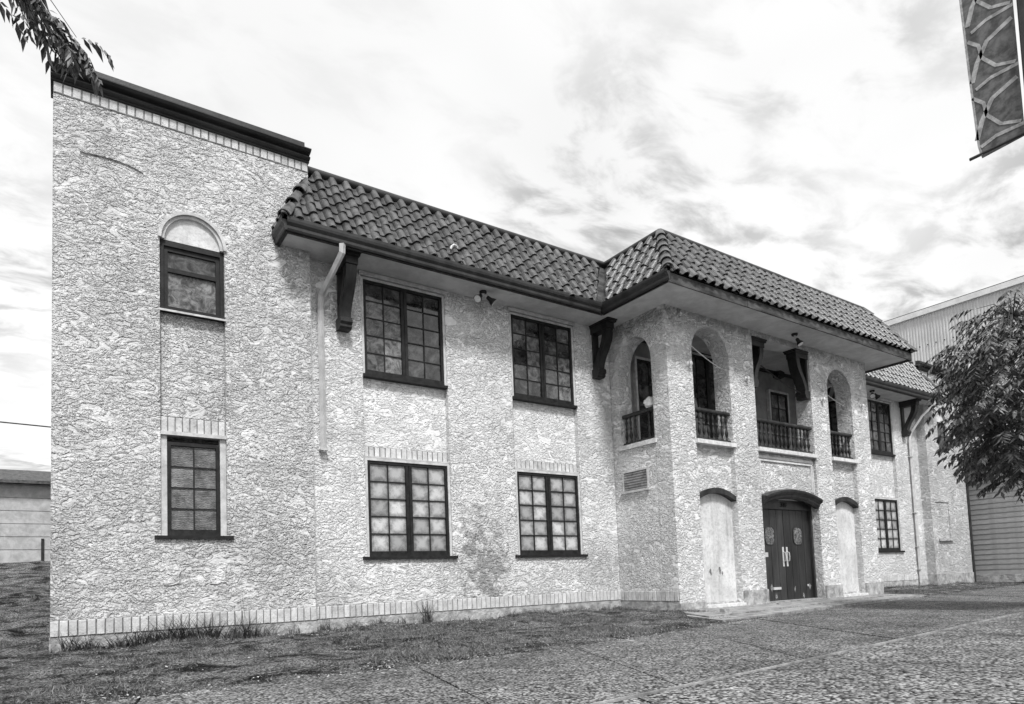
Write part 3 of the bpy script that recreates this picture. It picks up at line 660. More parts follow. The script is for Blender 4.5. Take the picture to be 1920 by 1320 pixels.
for (x0, x1) in ((EXI, TW), (EXJ, TE)):
    sgn = 1 if x1 > x0 else -1
    MB().add([(x0 - .16 * sgn, -MO, EAVE + .03), (x0, -MO - .16, EAVE + .03), (x1, -.16, RIDGE + .03), (x1 - .16 * sgn, 0, RIDGE + .03), (x0, -MO, EAVE + .012), (x1, 0, RIDGE + .012)], [(0, 4, 5, 3), (4, 1, 2, 5)]).obj('valley_flashing', 'fascia_wood', rf, recalc=False)
# soffit and fascia
MB().prism([(EX0 + .03, .04), (EX0 + .03, -MO + .03), (EXI + .03, -MO + .03), (EXI + .03, TF - TO + .03), (EXJ - .03, TF - TO + .03), (EXJ - .03, -MO + .03), (EX1 - .03, -MO + .03), (EX1 - .03, .04)], SOF, SOF + .05, 'Z').obj('soffit', 'soffit', B)
gp = [(0, .0), (-.035, .0), (-.05, .03), (-.05, .075), (-.085, .12), (-.095, .16), (-.095, .21), (-.08, .21), (-.08, .165), (0, .165)]    # ogee gutter profile (out, z)
GZ = 6.515
def gutterX(x0, x1, y): MB().prism([(y + a, GZ + b) for a, b in gp], x0, x1, 'X').obj('gutter', 'dark_metal', B)
def gutterY(y0, y1, x, s_): MB().prism([(x + a * s_, GZ + b) for a, b in gp], y0, y1, 'Y').obj('gutter', 'dark_metal', B)
def fasX(x0, x1, y, m='dark_wood', zb=6.49, zt=6.735): MB().box(x0, x1, y, y + .03, zb, zt).obj('fascia', m, B)
def fasY(y0, y1, x, m='dark_wood', zb=6.49, zt=6.735): MB().box(x, x + .03, y0, y1, zb, zt).obj('fascia', m, B)
fasX(EX0, EXI - .001, -MO); gutterX(EX0 - .01, EXI - .096, -MO - .001)
fasY(TF - TO, -MO - .0, EXI); gutterY(TF - TO - .06, -MO - .0, EXI - .001, 1)
fy = TF - TO
nb = [EXI + .031, 12.55, 15.35, 17.4, EXJ - .031]
for i in range(4): fasX(nb[i] + .004, nb[i + 1] - .004, fy + jit(.004), 'fascia_wood', 6.50 + jit(.006), 6.70)
fasY(fy, -MO, EXJ - .03, 'fascia_wood'); fasX(EXJ, EX1, -MO); gutterX(EXJ + .002, EX1 + .01, -MO - .001)
fasY(-MO + .03, BLK + .05, EX0); MB().prism([(EX0 + a, GZ + b) for a, b in gp], -MO - .05, BLK + .02, 'Y').obj('gutter', 'dark_metal', B)
fasY(-MO + .03, -.25, EX1 - .03); MB().prism([(EX1 - a, GZ + b) for a, b in gp], -MO - .05, -.26, 'Y').obj('gutter', 'dark_metal', B)

# --- eave brackets (scroll profile in the y-z plane, y outwards negative)
def scurve(pts, wdt):
    """offset a centre line into a closed outline"""
    Ls, Rs = [], []
    for i, p in enumerate(pts):
        a = Vector(pts[max(0, i - 1)]); b = Vector(pts[min(len(pts) - 1, i + 1)]); d = (b - a).normalized(); n_ = Vector((-d.y, d.x)); w_ = wdt[i] if isinstance(wdt, list) else wdt
        Ls.append(tuple(Vector(p) + n_ * w_ / 2)); Rs.append(tuple(Vector(p) - n_ * w_ / 2))
    return Ls + list(reversed(Rs))
def bracket(mtx, wd=0.20):
    """local: x across, y out from wall (negative), z down from 0"""
    k = wd / 2; root = MB().box(-k - .03, k + .03, -.60, 0, -.07, 0).box(-k - .045, k + .045, -.62, 0, -.03, .001).obj('bracket', 'dark_wood', B, mtx=mtx)
    MB().box(-k - .012, k + .012, -.54, 0, -.20, -.07).obj('corbel', 'dark_wood', root)
    sp = [(-.44, -.19), (-.435, -.30), (-.40, -.44), (-.33, -.58), (-.24, -.72), (-.17, -.86), (-.13, -.98), (-.12, -1.08)]
    MB().prism(scurve(sp, [.15, .15, .14, .13, .12, .12, .12, .13]), -k, k, 'X').obj('scroll', 'dark_wood', root, smooth=True)
    MB().box(-k + .02, k - .02, -.06, 0, -1.02, -.20).obj('back_plate', 'dark_wood', root)
    ft = MB(); ft.prism([(0, -1.03), (-.20, -1.03), (-.235, -1.07), (-.235, -1.12), (-.20, -1.16), (-.20, -1.20), (-.16, -1.235), (0, -1.235)], -k - .012, k + .012, 'X'); ft.obj('foot', 'dark_wood', root)
bracket(T(4.24, -.001, SOF - .001)); bracket(T(10.40, -.001, SOF - .001)); bracket(T(19.7, -.001, SOF - .001)); bracket(T(25.15, -.001, SOF - .001))
# facade-plane brackets inside the centre opening
bracket(T(16.349, TF + .15, 6.40) @ Matrix.Rotation(-math.pi / 2, 4, 'Z'), 0.24)
bracket(T(13.921, TF + .15, 6.40) @ Matrix.Rotation(math.pi / 2, 4, 'Z'), 0.24)
MB().box(13.922, 16.348, TF + .02, TF + .40, 6.405, 6.54).obj('beam', 'soffit', B)

# --- downspouts
def downspout(pts, r, straps):
    root = MB().tube(pts, r, 4).obj('downspout', 'pale_metal', B)
    for z_ in straps: MB().box(pts[-1][0] - .07, pts[-1][0] + .07, pts[-1][1] - .055, pts[-1][1] + .07, z_, z_ + .03).obj('strap', 'pale_metal', root)
downspout([(3.98, -MO - .04, 6.52), (3.98, -MO - .03, 6.38), (3.90, -.40, 6.10), (3.84, -.08, 5.88), (3.83, -.06, 5.7), (3.83, -.06, 3.10)], .055, (3.12,))
downspout([(25.95, -MO - .04, 6.52), (25.95, -MO - .02, 6.42), (25.75, -.40, 6.05), (25.5, -.09, 5.45), (25.45, -.07, 5.2), (25.45, -.07, 0.15)], .05, (4.6, 2.6, 1.4, .6))
# grey plaster strip that paints in the sooty shade between block and wing
MB().box(IN + .002, IN + .06, -.06, 0.0, .45, 6.5).obj('corner_strip', 'plaster', B)
# anchors on the piers, loggia fittings
for x_, z_ in ((11.54, 5.34), (13.59, 5.29), (16.83, 5.20), (18.82, 5.26)):
    MB().lathe([(.055, 0), (.06, .02), (.03, .04), (.045, .07), (.05, .09), (.02, .11)], 10, T(x_, TF + .002, z_) @ Matrix.Rotation(math.pi / 2, 4, 'X')).obj('wall_anchor', 'sill_stone', B, smooth=True)
MB().prism([(17.45, 6.36), (17.66, 6.32), (17.80, 6.40), (17.78, 6.52), (17.58, 6.56), (17.45, 6.50)], -.16, -.0, 'Y').obj('speaker_box', 'black_plastic', B)

# ================================================================== things fixed to or lying on the building
def cable(pts, label, r=.012, mat='black_plastic'):
    o = MB().tube(pts, r, 6).obj('cable', mat, smooth=True); tag(o, label, 'cable')
def sag(a, b, s_, n=8): 
    a, b = Vector(a), Vector(b); return [tuple(a.lerp(b, i / n) - Vector((0, 0, s_ * 4 * (i / n) * (1 - i / n)))) for i in range(n + 1)]
cable(sag((13.93, TF + .16, 6.05), (16.34, TF + .12, 5.27), .10), 'black cable sagging across the wide balcony opening over the entrance', .016)
cable(sag((11.69, TF + .16, 5.95), (12.97, TF + .20, 5.50), .03), 'pale cable slung across the narrow balcony arch beside the tower corner', .012, 'sill_stone')
cable(sag((17.16, TF + .16, 5.55), (18.34, TF + .16, 5.22), .03), 'pale cable slung across the far balcony arch', .010, 'sill_stone')

def floodlight(loc, label, heads, rz=0, down=False):
    root = thing('floodlight', label, 'floodlight', loc, 'floodlights under the eaves'); root.rotation_euler = (0, 0, rz)
    MB().lathe([(.065, -.05), (.075, -.03), (.075, .0)], 14).obj('base', 'black_plastic', root, smooth=True)
    for hx in heads:
        d = Vector((hx * .9, -.35, -.75)).normalized(); e = Vector((0, 0, -.045)) + d * .12
        MB().tube([(0, 0, -.04), tuple(e)], .022, 8).obj('arm', 'steel', root, smooth=True)
        q = (-d).to_track_quat('Z', 'Y').to_matrix().to_4x4(); mt = T(*e) @ q
        lh = MB().lathe([(.085, -.16), (.075, -.12), (.045, -.06), (.04, 0.0), (.03, .02)], 14, mt).obj('lamp_head', 'black_plastic', root, smooth=True)
        MB().lathe([(.03, -.163), (.074, -.161), (.074, -.158)], 14, mt).obj('lens', 'lamp_glass', lh)
floodlight((7.10, -.34, SOF - .001), 'twin black floodlight under the eave between the upper windows', (-.9, .9))
floodlight((15.15, TF - .36, SOF - .001), 'single black floodlight under the eave above the entrance balcony', (.1,))
floodlight((22.45, -.34, SOF - .001), 'twin floodlight under the eave of the far wing beside the tower', (-.8, .8))
tag(MB().tube([(6.18, -.66, 7.04), (6.20, -.67, 7.10), (6.25, -.66, 7.14), (6.31, -.65, 7.14), (6.34, -.64, 7.11)], .022, 6).obj('pipe_scrap', 'sill_stone', None, smooth=True), 'small curved white scrap lying on the roof tiles near the gutter', 'scrap')
# crumpled white bag on the side handrail
bm = bmesh.new(); bmesh.ops.create_icosphere(bm, subdivisions=2, radius=.13)
for q in bm.verts: q.co *= random.uniform(.75, 1.15); q.co.z = max(q.co.z * 1.1, -.10)
me = bpy.data.meshes.new('paper_bag'); bm.to_mesh(me); bm.free(); me.materials.append(M['sill_stone'])
tag(link('paper_bag', me, None, None, T(TW + .10, -1.06, 3.72 + .735 + .10)), 'crumpled white paper bag lying on the handrail of the side balcony arch', 'bag')

# ================================================================== GROUND
inner = [(-40, -5.3), (-12, -5.0), (2.5, -4.77), (5.28, -4.71), (9.3, -3.95), (17.6, -3.0), (29, -1.9), (60, 1.5)]
outer = [(-40, -9.5), (-12, -8.4), (4.84, -7.33), (11.67, -6.73), (60, -2.6)]
def ly(line, x):
    for (a, b), (c_, d_) in zip(line, line[1:]):
        if a <= x <= c_: return b + (d_ - b) * (x - a) / (c_ - a)
    return line[0][1] if x < line[0][0] else line[-1][1]
ZS = -0.05
gnd = MB().add([(-400, -400, -.20), (400, -400, -.20), (400, 400, -.20), (-400, 400, -.20)], [(0, 1, 2, 3)]).obj('ground', 'soil', None, recalc=False, kind='structure')
sw = MB().prism([(x, ly(inner, x) - .01) for x in [-40, -12, 2.5, 5.28, 9.3, 17.6, 29, 60]] + [(x, ly(outer, x) + .01) for x in [60, 11.67, 4.84, -12, -40]], -.16, ZS - .03, 'Z').obj('sidewalk', 'mortar', None, kind='structure')
jin = [-12.6, -10.0, -7.4, -4.7, -2.1, 0.55, 3.05, 5.23, 7.93, 10.2, 12.6, 15.1, 17.6, 20.2, 22.8, 25.4, 28, 30.6, 33.2, 36, 39]
def jout(x): return x - (0.55 + max(0, min(1.55, (x - 2.5) * .27)))
for a, b in zip(jin, jin[1:]):
    g = .012; ins = [a + g] + [x for x, _ in inner if a + g < x < b - g] + [b - g]; oa, ob = jout(a) + g, jout(b) - g
    outs = [ob] + [x for x, _ in reversed(outer) if oa < x < ob] + [oa]
    MB().prism([(x, ly(inner, x)) for x in ins] + [(x, ly(outer, x) + .02) for x in outs], ZS - .05, ZS + jit(.003), 'Z').obj('slab', 'aggregate', sw)
rd = MB().prism([(-40, -9.52), (-12, -8.42), (4.84, -7.35), (11.67, -6.75), (60, -2.62), (60, -40), (-40, -40)], -.18, ZS - .075, 'Z').obj('forecourt', 'mortar', None, kind='structure')
cuts = [-14, -11, -8, -5, -2.2, .6, 3.4, 6.05, 8.6, 11.2, 14, 17, 20]
for r_ in range(3):
    for a, b in zip(cuts, cuts[1:]):
        def fy_(x, k): return ly(outer, x) - .032 - k * 3.0
        def sxk(x, k): return x - k * 1.2
        g = .012
        pa, pb, pc, pd = (sxk(a, r_) + g, 0), (sxk(b, r_) - g, 0), (sxk(b, r_ + 1) - g, 0), (sxk(a, r_ + 1) + g, 0)
        MB().prism([(pa[0], fy_(pa[0], r_)), (pb[0], fy_(pb[0], r_)), (pc[0], fy_(pc[0], r_ + 1) + g), (pd[0], fy_(pd[0], r_ + 1) + g)], ZS - .09, ZS - .010 + jit(.003), 'Z').obj('slab', 'aggregate_coarse', rd)
# thin pale edging strip along the outer sidewalk joint
MB().prism([(x, ly(outer, x) + .008) for x in (-12, 4.84, 11.67, 40)] + [(x, ly(outer, x) - .006) for x in (40, 11.67, 4.84, -12)], ZS - .06, ZS + .0015, 'Z').obj('edging', 'concrete', sw)
# entrance slabs
es = MB().prism([(9.90, -2.62), (9.25, -3.88), (15.1, -3.12), (19.3, -2.72), (19.6, -1.7), (10.9, -1.7)], -.12, ZS + .035, 'Z').obj('entrance_step', 'concrete', None, kind='structure')
MB().prism([(10.2, -2.35), (9.65, -3.30), (14.0, -2.75), (19.0, -2.2), (19.2, -1.6), (10.95, -1.6)], ZS + .03, .012, 'Z').obj('step_slab', 'concrete', es)
MB().box(13.93, 16.34, TF - .02, TF + .32, .013, .032).obj('threshold', 'concrete', es)

# lawn: gently uneven strip from the sidewalk up to the wall, banked to the west
def wall_y(x): return -.2 if x < IN else (0.0 if x < TW else (TF if x < TE else (0.0 if x < RB else -.28)))
def hn(x, y): return .03 * math.sin(x * 1.7 + y * 2.3) + .02 * math.sin(x * 4.1 - y * 3.3) + .012 * math.sin(x * 9.3 + y * 7.1)
def lawn_z(x, y):
    yi = ly(inner, x); t_ = max(0, min(1, (y - yi) / max(.3, (0 - yi))))
    z = -.055 + .10 * t_ + hn(x, y) * min(1, (y - yi) * 3) * (.4 + .6 * t_)
    if y > .9: z += (min(y, 14) - .9) * .141
    return z
lm = MB(); 
def lawn_patch(x0, x1, nx, yfun0, yfun1, ny):
    o = len(lm.v)
    for i in range(nx + 1):
        x = x0 + (x1 - x0) * i / nx
        for j in range(ny + 1):
            y = yfun0(x) + (yfun1(x) - yfun0(x)) * j / ny; lm.v.append((x, y, lawn_z(x, y)))
    for i in range(nx):
        for j in range(ny): a = o + i * (ny + 1) + j; lm.f.append((a, a + ny + 1, a + ny + 2, a + 1))
lawn_patch(-0.11, 10.84, 110, lambda x: ly(inner, x) + .01, lambda x: .1, 40)
lawn_patch(19.24, 45, 80, lambda x: ly(inner, x) + .01, lambda x: .1, 24)
lawn_patch(-30, -0.111, 90, lambda x: ly(inner, x) + .01, lambda x: 40, 90)
lw = lm.obj('lawn', 'soil', None, True, False, kind='structure')
gb = MB(); random.seed(5)
def blade(x, y, z, h, wd, lean):
    a = random.uniform(0, 6.283); dx, dy = math.cos(a) * wd, math.sin(a) * wd; b_ = random.uniform(0, 6.283); o = len(gb.v)
    gb.v += [(x - dx, y - dy, z - .005), (x + dx, y + dy, z - .005), (x + math.cos(b_) * lean, y + math.sin(b_) * lean, z + h)]; gb.f.append((o, o + 1, o + 2))
cnt = 0
while cnt < 60000:
    if random.random() < .62: x = random.uniform(-.1, 10.8)
    elif random.random() < .6: x = random.uniform(19.3, 34)
    else: x = random.uniform(-4, -.1)
    y0 = ly(inner, x) - .03 - .10 * max(0, math.sin(x * 3.1) + math.sin(x * 7.7)) * random.random(); y1 = wall_y(x) - .05 if x > -.1 else 14
    y = random.uniform(y0, y1)
    n_ = math.sin(x * 1.9 + 1.3 * math.sin(y * 1.1)) + math.sin(y * 2.7 + 1.7 * math.sin(x * .8)) + random.uniform(-1.1, 1.1)
    if n_ < .35 and random.random() < .85: continue
    if -.1 < x < 3.2 and y < -1.0 and random.random() < .7: continue
    near = max(0, 1 - (y1 - y) / .35) if x > -.1 else 0
    h = random.uniform(.008, .032) * (1 + max(0, n_) * .45) + near * random.uniform(0, .10)
    blade(x, y, lawn_z(x, y), h, random.uniform(.003, .008), h * random.uniform(.3, 1.5)); cnt += 1
for a, b in zip(jin[3:16], jin[4:17]):                     # grass growing in the slab joints
    for k in range(70):
        t_ = random.random() ** 1.5; x = a + (jout(a) - a) * t_; y = ly(inner, a) + (ly(outer, jout(a)) - ly(inner, a)) * t_
        if math.sin(a * 9 + t_ * 9) > -.2: blade(x + jit(.015), y + jit(.015), ZS, random.uniform(.01, .035), .004, .02)
tag(gb.obj('grass', 'grass_blade', None, False, False, kind='stuff'), 'short patchy dry grass between the sidewalk and the stucco wall', 'grass')
lt = MB()
for k in range(5200):
    x = random.uniform(-.1, 19); yi = ly(inner, x); wy = wall_y(x)
    y = random.choice((random.uniform(yi - .4, wy), random.gauss(wy - .25, .18), yi + random.gauss(0, .18)))
    if y > wy - .03 or y < yi - 1.2: continue
    if TW - .9 < x < TE and y > -3.6: z = .016 if y > -2.4 and x > 10.4 else ZS + .037
    else: z = lawn_z(x, y) + .012 if y > yi else ZS + .006
    a = random.uniform(0, 6.28); r_ = random.uniform(.008, .026); dx, dy = math.cos(a) * r_, math.sin(a) * r_; o = len(lt.v)
    lt.v += [(x - dx, y - dy, z), (x + dy * .5, y - dx * .5, z + .3 * r_), (x + dx, y + dy, z + random.uniform(.1, .6) * r_), (x - dy * .5, y + dx * .5, z + .3 * r_)]; lt.f.append((o, o + 1, o + 2, o + 3))
tag(lt.obj('leaf_litter', 'litter', None, False, False, kind='stuff'), 'dry leaf litter and chips scattered over the lawn edge and step', 'litter')
# weeds against the wall
def weed(x, y, n, h, spread, label, grp, stiff=0.5):
    m = MB(); z0 = lawn_z(x, y) - .01
    for i in range(n):
        a = random.uniform(0, 6.283); d = Vector((math.cos(a), math.sin(a) * .6 - .25, 0)); Ls = h * random.uniform(.55, 1.1); bx_, by_ = jit(.09), jit(.04)
        pts = []
        for k in range(4):
            t_ = k / 3; pts.append(Vector((bx_, by_, 0)) + d * (spread * t_ ** 1.6 * random.uniform(.8, 1.2)) + Vector((0, 0, Ls * (t_ - stiff * .35 * t_ * t_))))
        sd_ = Vector((-d.y, d.x, 0)) * .008; o = len(m.v)
        for k, p in enumerate(pts): w_ = 1 - k / 3.2; m.v += [tuple(p - sd_ * w_), tuple(p + sd_ * w_)]
        for k in range(3): m.f.append((o + 2 * k, o + 2 * k + 1, o + 2 * k + 3, o + 2 * k + 2))
    o_ = m.obj('weed', 'weed_blade', None, False, False, mtx=T(x, y, z0)); tag(o_, label, 'weed', grp)
for x_, n_, h_, s_ in ((.12, 46, .30, .18), (.40, 40, .26, .16), (.62, 30, .24, .2), (.95, 50, .34, .2), (1.25, 56, .40, .24), (1.5, 50, .46, .22), (1.72, 30, .30, .26), (1.95, 44, .42, .22), (2.25, 40, .36, .2), (2.5, 40, .40, .2), (2.8, 26, .3, .18), (3.2, 18, .18, .12), (.25, 40, .22, .2), (.78, 40, .3, .22), (1.1, 46, .30, .24), (1.38, 46, .34, .26), (1.62, 46, .34, .24), (1.84, 40, .36, .24), (2.1, 40, .3, .22), (2.38, 40, .34, .2), (2.65, 30, .28, .2)):
    weed(x_, -.34 + jit(.05), int(n_ * 0.95), h_ * 1.15, s_ * 1.4, 'tuft of wild grass at the outer corner of the taller end block' if x_ < .9 else ('tuft of wild grass below the boarded window of the taller end block' if x_ < 2.3 else 'tuft of wild grass on the end block between its window and the drainpipe'), 'grass tufts along the end block')
for x_, n_, h_, s_ in ((3.78, 30, .28, .12), (4.25, 18, .18, .14), (4.75, 20, .22, .12), (5.2, 16, .18, .1), (6.6, 14, .14, .1), (7.6, 14, .16, .1), (8.6, 16, .16, .12), (9.4, 16, .18, .14), (10.2, 20, .2, .16), (10.6, 16, .18, .14)):
    weed(x_, -.12 + jit(.03), n_, h_, s_, 'small grass tuft where the end block meets the window wing' if x_ < 4.6 else ('small grass tuft below the lower window beside the drainpipe' if x_ < 6.4 else ('small grass tuft below the stained wall between the two lower windows' if x_ < 8 else ('small grass tuft below the lower window beside the entrance bay' if x_ < 9.8 else 'small grass tuft in the inner corner beside the entrance bay'))), 'grass tufts along the wing wall')
weed(5.72, -.14, 70, .48, .26, 'dark twiggy weed standing against the wall below the lower window', None, .1)
weed(2.36, -.32, 5, 1.0, .10, 'tall thin grass stalks rising above the end block bricks', None, 0)
# broken concrete scrap by the step
tag(MB().prism([(-.10, -.05), (.09, -.06), (.12, .03), (.02, .09), (-.09, .06)], 0, .09, 'Z').obj('stone', 'footing', None, mtx=T(10.35, -3.13, .010)), 'small broken stone lying on the entrance step', 'stone')

# ================================================================== TREES
def leafy(name, label, trunk, limbs, sprays, leaf_len, nleaf, droop, tw=.007):
    root = thing(name, label, 'tree', trunk[0])
    b0 = Vector(trunk[0]); tk = MB()
    tk.tube([Vector(p) - b0 for p in trunk], [r_ for r_ in TR[:len(trunk)]], 10)
    for l in limbs: tk.tube([Vector(p) - b0 for p in l], [.05, .035, .022, .012][:len(l)] if len(l) <= 4 else .03, 6)
    lf = MB(); allp = [Vector(p) for l in limbs for p in l] + [Vector(p) for p in trunk[2:]]
    for s_ in sprays:
        s_ = Vector(s_); nr = min(allp, key=lambda p: (p - s_).length + max(0, p.z - s_.z) * -.2)
        mid = (nr + s_) / 2 + Vector((0, 0, .15))
        tk.tube([nr - b0, mid - b0, s_ - b0], [tw * 1.6, tw, tw * .6], 4)
        out = (s_ - Vector((trunk[-1][0], trunk[-1][1], s_.z))); out.z = 0
        out = (out.normalized() if out.length > .05 else Vector((1, 0, 0))) + Vector((jit(.8), jit(.8), 0)); out.normalize()
        d = (out + Vector((0, 0, jit(.35)))).normalized(); p = s_.copy(); st = leaf_len * .42
        for i in range(nleaf):
            d = (d + Vector((0, 0, -droop / nleaf))).normalized(); p = p + d * st
            sdv = d.cross(Vector((0, 0, 1)))
            if sdv.length < .1: sdv = Vector((1, 0, 0))
            sdv.normalize()
            for sg in (-1, 1):
                ld = (d * random.uniform(.2, .7) + sdv * sg * random.uniform(.5, 1) + Vector((0, 0, -random.uniform(.1, .9) * droop))).normalized(); Ll = leaf_len * random.uniform(.7, 1.15); wv_ = ld.cross(Vector((jit(.6), jit(.6), 1))).normalized() * Ll * .17
                nm = ld.cross(wv_).normalized(); q = p - b0; o = len(lf.v); m1 = q + ld * Ll * .42
                lf.v += [tuple(q), tuple(m1 + wv_ + nm * Ll * .03), tuple(m1 - nm * Ll * .03), tuple(m1 - wv_ + nm * Ll * .03), tuple(q + ld * Ll + Vector((0, 0, -.12 * Ll)))]
                lf.f += [(o, o + 1, o + 2), (o, o + 2, o + 3), (o + 1, o + 4, o + 2), (o + 2, o + 4, o + 3)]
    tk.obj('trunk', 'bark', root, True); lf.obj('crown', 'leaf', root, False, False)
    return root
random.seed(21)
TR = [.14, .11, .09, .07, .05]
cc = Vector((14.32, -6.86, 3.82)); limbs = []; sprays = []
trunk = [(14.65, -7.10, -.08), (14.63, -7.1, 1.4), (14.55, -7.0, 2.6), (14.45, -6.95, 3.8), (14.35, -6.9, 4.9)]
for i in range(11):
    a = i * 2.4; z_ = 2.3 + i * .26; r_ = random.uniform(.7, 1.05); o_ = Vector((14.5, -6.98, z_)); e = Vector((math.cos(a), math.sin(a), .45)) * r_
    limbs.append([tuple(o_), tuple(o_ + e * .4 + Vector((0, 0, .05))), tuple(o_ + e * .75), tuple(o_ + e)])
while len(sprays) < 1200:
    v_ = Vector((random.gauss(0, 1), random.gauss(0, 1), random.gauss(0, 1))).normalized() * random.uniform(.35, 1) ** .6
    p = cc + Vector((v_.x * 1.55, v_.y * 1.45, v_.z * 1.85 - .0))
    if p.z < 2.15: continue
    if v_.z > .5 and random.random() < .45: continue
    sprays.append(p)
leafy('street_tree', 'leafy young street tree standing in front of the far end block', trunk, limbs, sprays, .15, 6, .9)
random.seed(33)
TR = [.20, .17, .15, .12, .09]
trunk = [(-3.6, -4.6, -.12), (-3.55, -4.6, 2), (-3.4, -4.65, 4), (-3.2, -4.7, 5.6), (-2.9, -4.7, 6.8)]
limbs = [[(-3.25, -4.7, 5.3), (-2.2, -4.75, 6.0), (-1.2, -4.8, 6.1), (-.45, -4.85, 5.75)], [(-3.2, -4.7, 5.4), (-3.8, -4.0, 6.3), (-4.3, -3.6, 6.9)], [(-3.0, -4.7, 6.4), (-2.6, -5.4, 7.0), (-2.4, -5.8, 7.3)], [(-2.9, -4.7, 6.7), (-2.3, -4.2, 7.3), (-2.0, -4.0, 7.6)]]
sprays = [(-.50, -4.85, 5.62), (-.40, -4.88, 5.50), (-.34, -4.92, 5.42), (-.26, -4.95, 5.36), (-.20, -5.0, 5.24), (-.10, -5.02, 5.18), (-.02, -5.05, 5.10), (.03, -5.08, 5.04), (.06, -5.1, 4.96), (-.14, -4.95, 5.28), (-.30, -4.9, 5.30), (-.06, -5.0, 5.22), (.0, -5.05, 5.02), (-.22, -4.95, 5.18), (-.45, -4.85, 5.40)] + [(-.40 + .5 * k / 24 + jit(.06), -4.88 - .22 * k / 24 + jit(.08), 5.56 - .56 * k / 24 + jit(.06)) for k in range(25)]
while len(sprays) < 110:
    v_ = Vector((random.gauss(0, 1), random.gauss(0, 1), random.gauss(0, 1))).normalized() * random.random() ** .4
    sprays.append((-3.0 + v_.x * 1.5, -4.6 + v_.y * 1.5, 6.7 + v_.z * 1.2))
leafy('overhanging_tree', 'tree beside the end block, one leafy branch hanging over its cornice', trunk, limbs, sprays, .11, 6, 1.5, .004)

# ================================================================== BACKGROUND
# tall ribbed metal building behind the east end
g = thing('ribbed_metal_building', 'tall windowless building clad in ribbed metal behind the far end', 'building', (36, 0, 0))
rb = MB(); v = []; y = -14.0; pr_ = []
while y < 14:
    pr_ += [(y, 0), (y + .05, 0), (y + .065, -.02), (y + .115, -.02)]; y += .13
n_ = len(pr_)
rb.add([(o_, y_, 0.0) for y_, o_ in pr_] + [(o_, y_, 13.1) for y_, o_ in pr_], [(i, i + 1, n_ + i + 1, n_ + i) for i in range(n_ - 1)]).obj('wall', 'ribbed_metal', g, recalc=False)
MB().box(0.02, 20, -14, 14, 0, 13.08).obj('wall_core', 'ribbed_metal', g); MB().box(-.14, 20.1, -14.1, 14.1, 13.1, 13.36).obj('roof_trim', 'white_trim', g); MB().box(-.06, 20, -14, 14, 13.36, 13.42).obj('roof', 'dark_metal', g)
sc_ = MB()
for z_ in (11.55, 10.1, 8.6):
    for k in range(60): sc_.box(-.05, -.035, -8 + k * .36, -7.95 + k * .36, z_, z_ + .05)
sc_.obj('screw_heads', 'black_plastic', g, kind='stuff')
# clapboard garage next door
g = thing('clapboard_garage', 'grey clapboard garage just past the far end block, lower than the stucco building', 'garage', (30.2, 0, 0))
MB().box(.03, 6, -6, 6, 0, 4.6).obj('wall', 'siding', g)
bd = MB().prism([(0.03, 0), (-.022, .0), (-.006, .205), (.03, .205)], -6, 6, 'Y').mesh('board', 'siding')
for i in range(22): link('board', bd, g, None, T(0, 0, .30 + i * .196))
MB().box(-.03, .03, -6, 6, .0, .30).obj('plinth', 'footing', g); MB().box(-.25, 6.3, -6.3, 6.3, 4.62, 4.8).obj('roof', 'shingle', g)
MB().box(-.95, -.80, -.32, -.20, .0, 6.5).obj('corner_pipe', 'dark_metal', g)
# shed up the bank to the west
g = thing('hillside_shed', 'pale boarded shed with dark roof on the grassy bank behind the end block', 'shed', (-3.5, 14, 1.75))
MB().box(-3, 4.5, 0, 4, 0.1, 2.58).obj('wall', 'shed_wall', g)
for i in range(6): MB().box(-3.02, 4.52, -.022, -.001, .1 + i * .41, .1 + i * .41 + .385).obj('board', 'shed_wall', g)
MB().prism([(-.35, 2.56), (-.35, 2.66), (2, 3.35), (4.3, 2.66), (4.3, 2.56), (2, 3.2)], -3.3, 4.8, 'X').obj('roof', 'shingle', g)
MB().box(3.0, 3.08, -.06, -.023, .1, .85).obj('pipe', 'dark_wood', g)
MB().box(-3.05, 4.55, -.05, 4.05, -.3, .1).obj('base', 'footing', g)
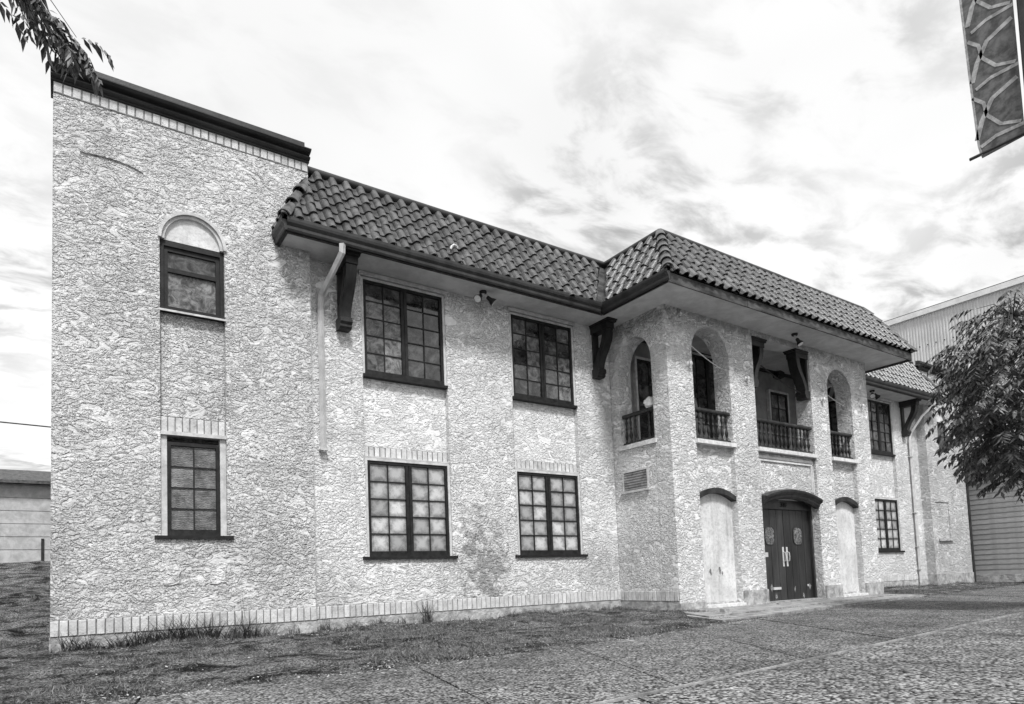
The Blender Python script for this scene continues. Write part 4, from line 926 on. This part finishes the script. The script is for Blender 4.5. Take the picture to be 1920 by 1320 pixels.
# hedge trees behind the shed
random.seed(9)
def bush(loc, rx, rz, n, label):
    root = thing('background_tree', label, 'tree', loc, 'trees behind the shed'); m = MB()
    for i in range(n):
        d = Vector((random.gauss(0, 1), random.gauss(0, 1), random.gauss(0, 1))).normalized() * random.uniform(.5, 1.05); p = Vector((d.x * rx, d.y * rx, rz + 1.2 + d.z * rz)); o = len(m.v); a = Vector((jit(1), jit(1), jit(1))).normalized() * .13; b_ = Vector((jit(1), jit(1), jit(1))).normalized() * .13
        m.v += [tuple(p - a), tuple(p + b_), tuple(p + a), tuple(p - b_)]; m.f.append((o, o + 1, o + 2, o + 3))
    m.obj('crown', 'leaf', root, False, False); MB().tube([(0, 0, -.3), (0, 0, 1.2), (.1, 0, 2.0)], [.14, .11, .07], 8).obj('trunk', 'bark', root, True)
for x_, y_ in ((-1.0, 20.2), (-2.9, 20.8), (-4.9, 20.3)): bush((x_, y_, 1.8), 1.25, 1.05, 1500, 'dark round-topped tree showing above the shed roof')
# overhead wire to the west
tag(MB().tube([(-30, 22, 8.7), (-10, 21, 8.0), (0.4, 20.5, 7.65), (10, 20, 7.6)], .03, 6).obj('overhead_wire', 'dark_metal', None), 'thin overhead wire crossing the sky beside the end block', 'wire')
# banner on a lamp post at the kerb
g = thing('lamp_post', 'street lamp post with a tall patterned banner hanging from its arms', 'lamp post', (9.02, -8.42, -.1))
MB().tube([(0, 0, 0), (0, 0, 9.2)], [.10, .06], 12).obj('pole', 'dark_metal', g, smooth=True)
MB().lathe([(.2, 0), (.2, .1), (.14, .3), (.1, .45)], 12).obj('base', 'dark_metal', g, smooth=True)
MB().tube([(0, 0, 9.15), (0, .7, 9.6), (0, 1.5, 9.7)], .04, 8).obj('lamp_arm', 'dark_metal', g, smooth=True)
MB().box(-.12, .12, 1.35, 1.95, 9.6, 9.75).obj('lamp_head', 'dark_metal', g)
zb0 = 5.62
for z_ in (zb0 + .02, 8.6): MB().tube([(0, 0, z_), (0, .62, z_)], .018, 6).obj('banner_arm', 'dark_metal', g)
bn = MB().prism([(.10, zb0), (.50, zb0 - .03), (.53, zb0 + .12), (.60, 8.62), (.10, 8.62)], -.006, .006, 'X').obj('banner', 'banner_dark', g)
bm_ = MB()
def strip(pts, wd):
    bm_.prism(scurve(pts, wd), -.010, -.0062, 'X')
edge_ = [(.50, zb0), (.52, zb0 + .13), (.55, zb0 + 1.0), (.58, zb0 + 2.2), (.595, 8.6)]
strip(edge_, .022)
zz_ = zb0 + .10
for k in range(4):
    strip([(.50, zz_), (.35, zz_ + .05), (.10, zz_ + .04)], .04)
    strip([(.53, zz_ + .10), (.47, zz_ + .30), (.36, zz_ + .50), (.12, zz_ + .60)], .05); strip([(.12, zz_ + .08), (.30, zz_ + .16), (.42, zz_ + .34), (.44, zz_ + .5), (.54, zz_ + .62)], .035)
    zz_ += .70
bm_.obj('banner_bands', 'banner_pale', bn)
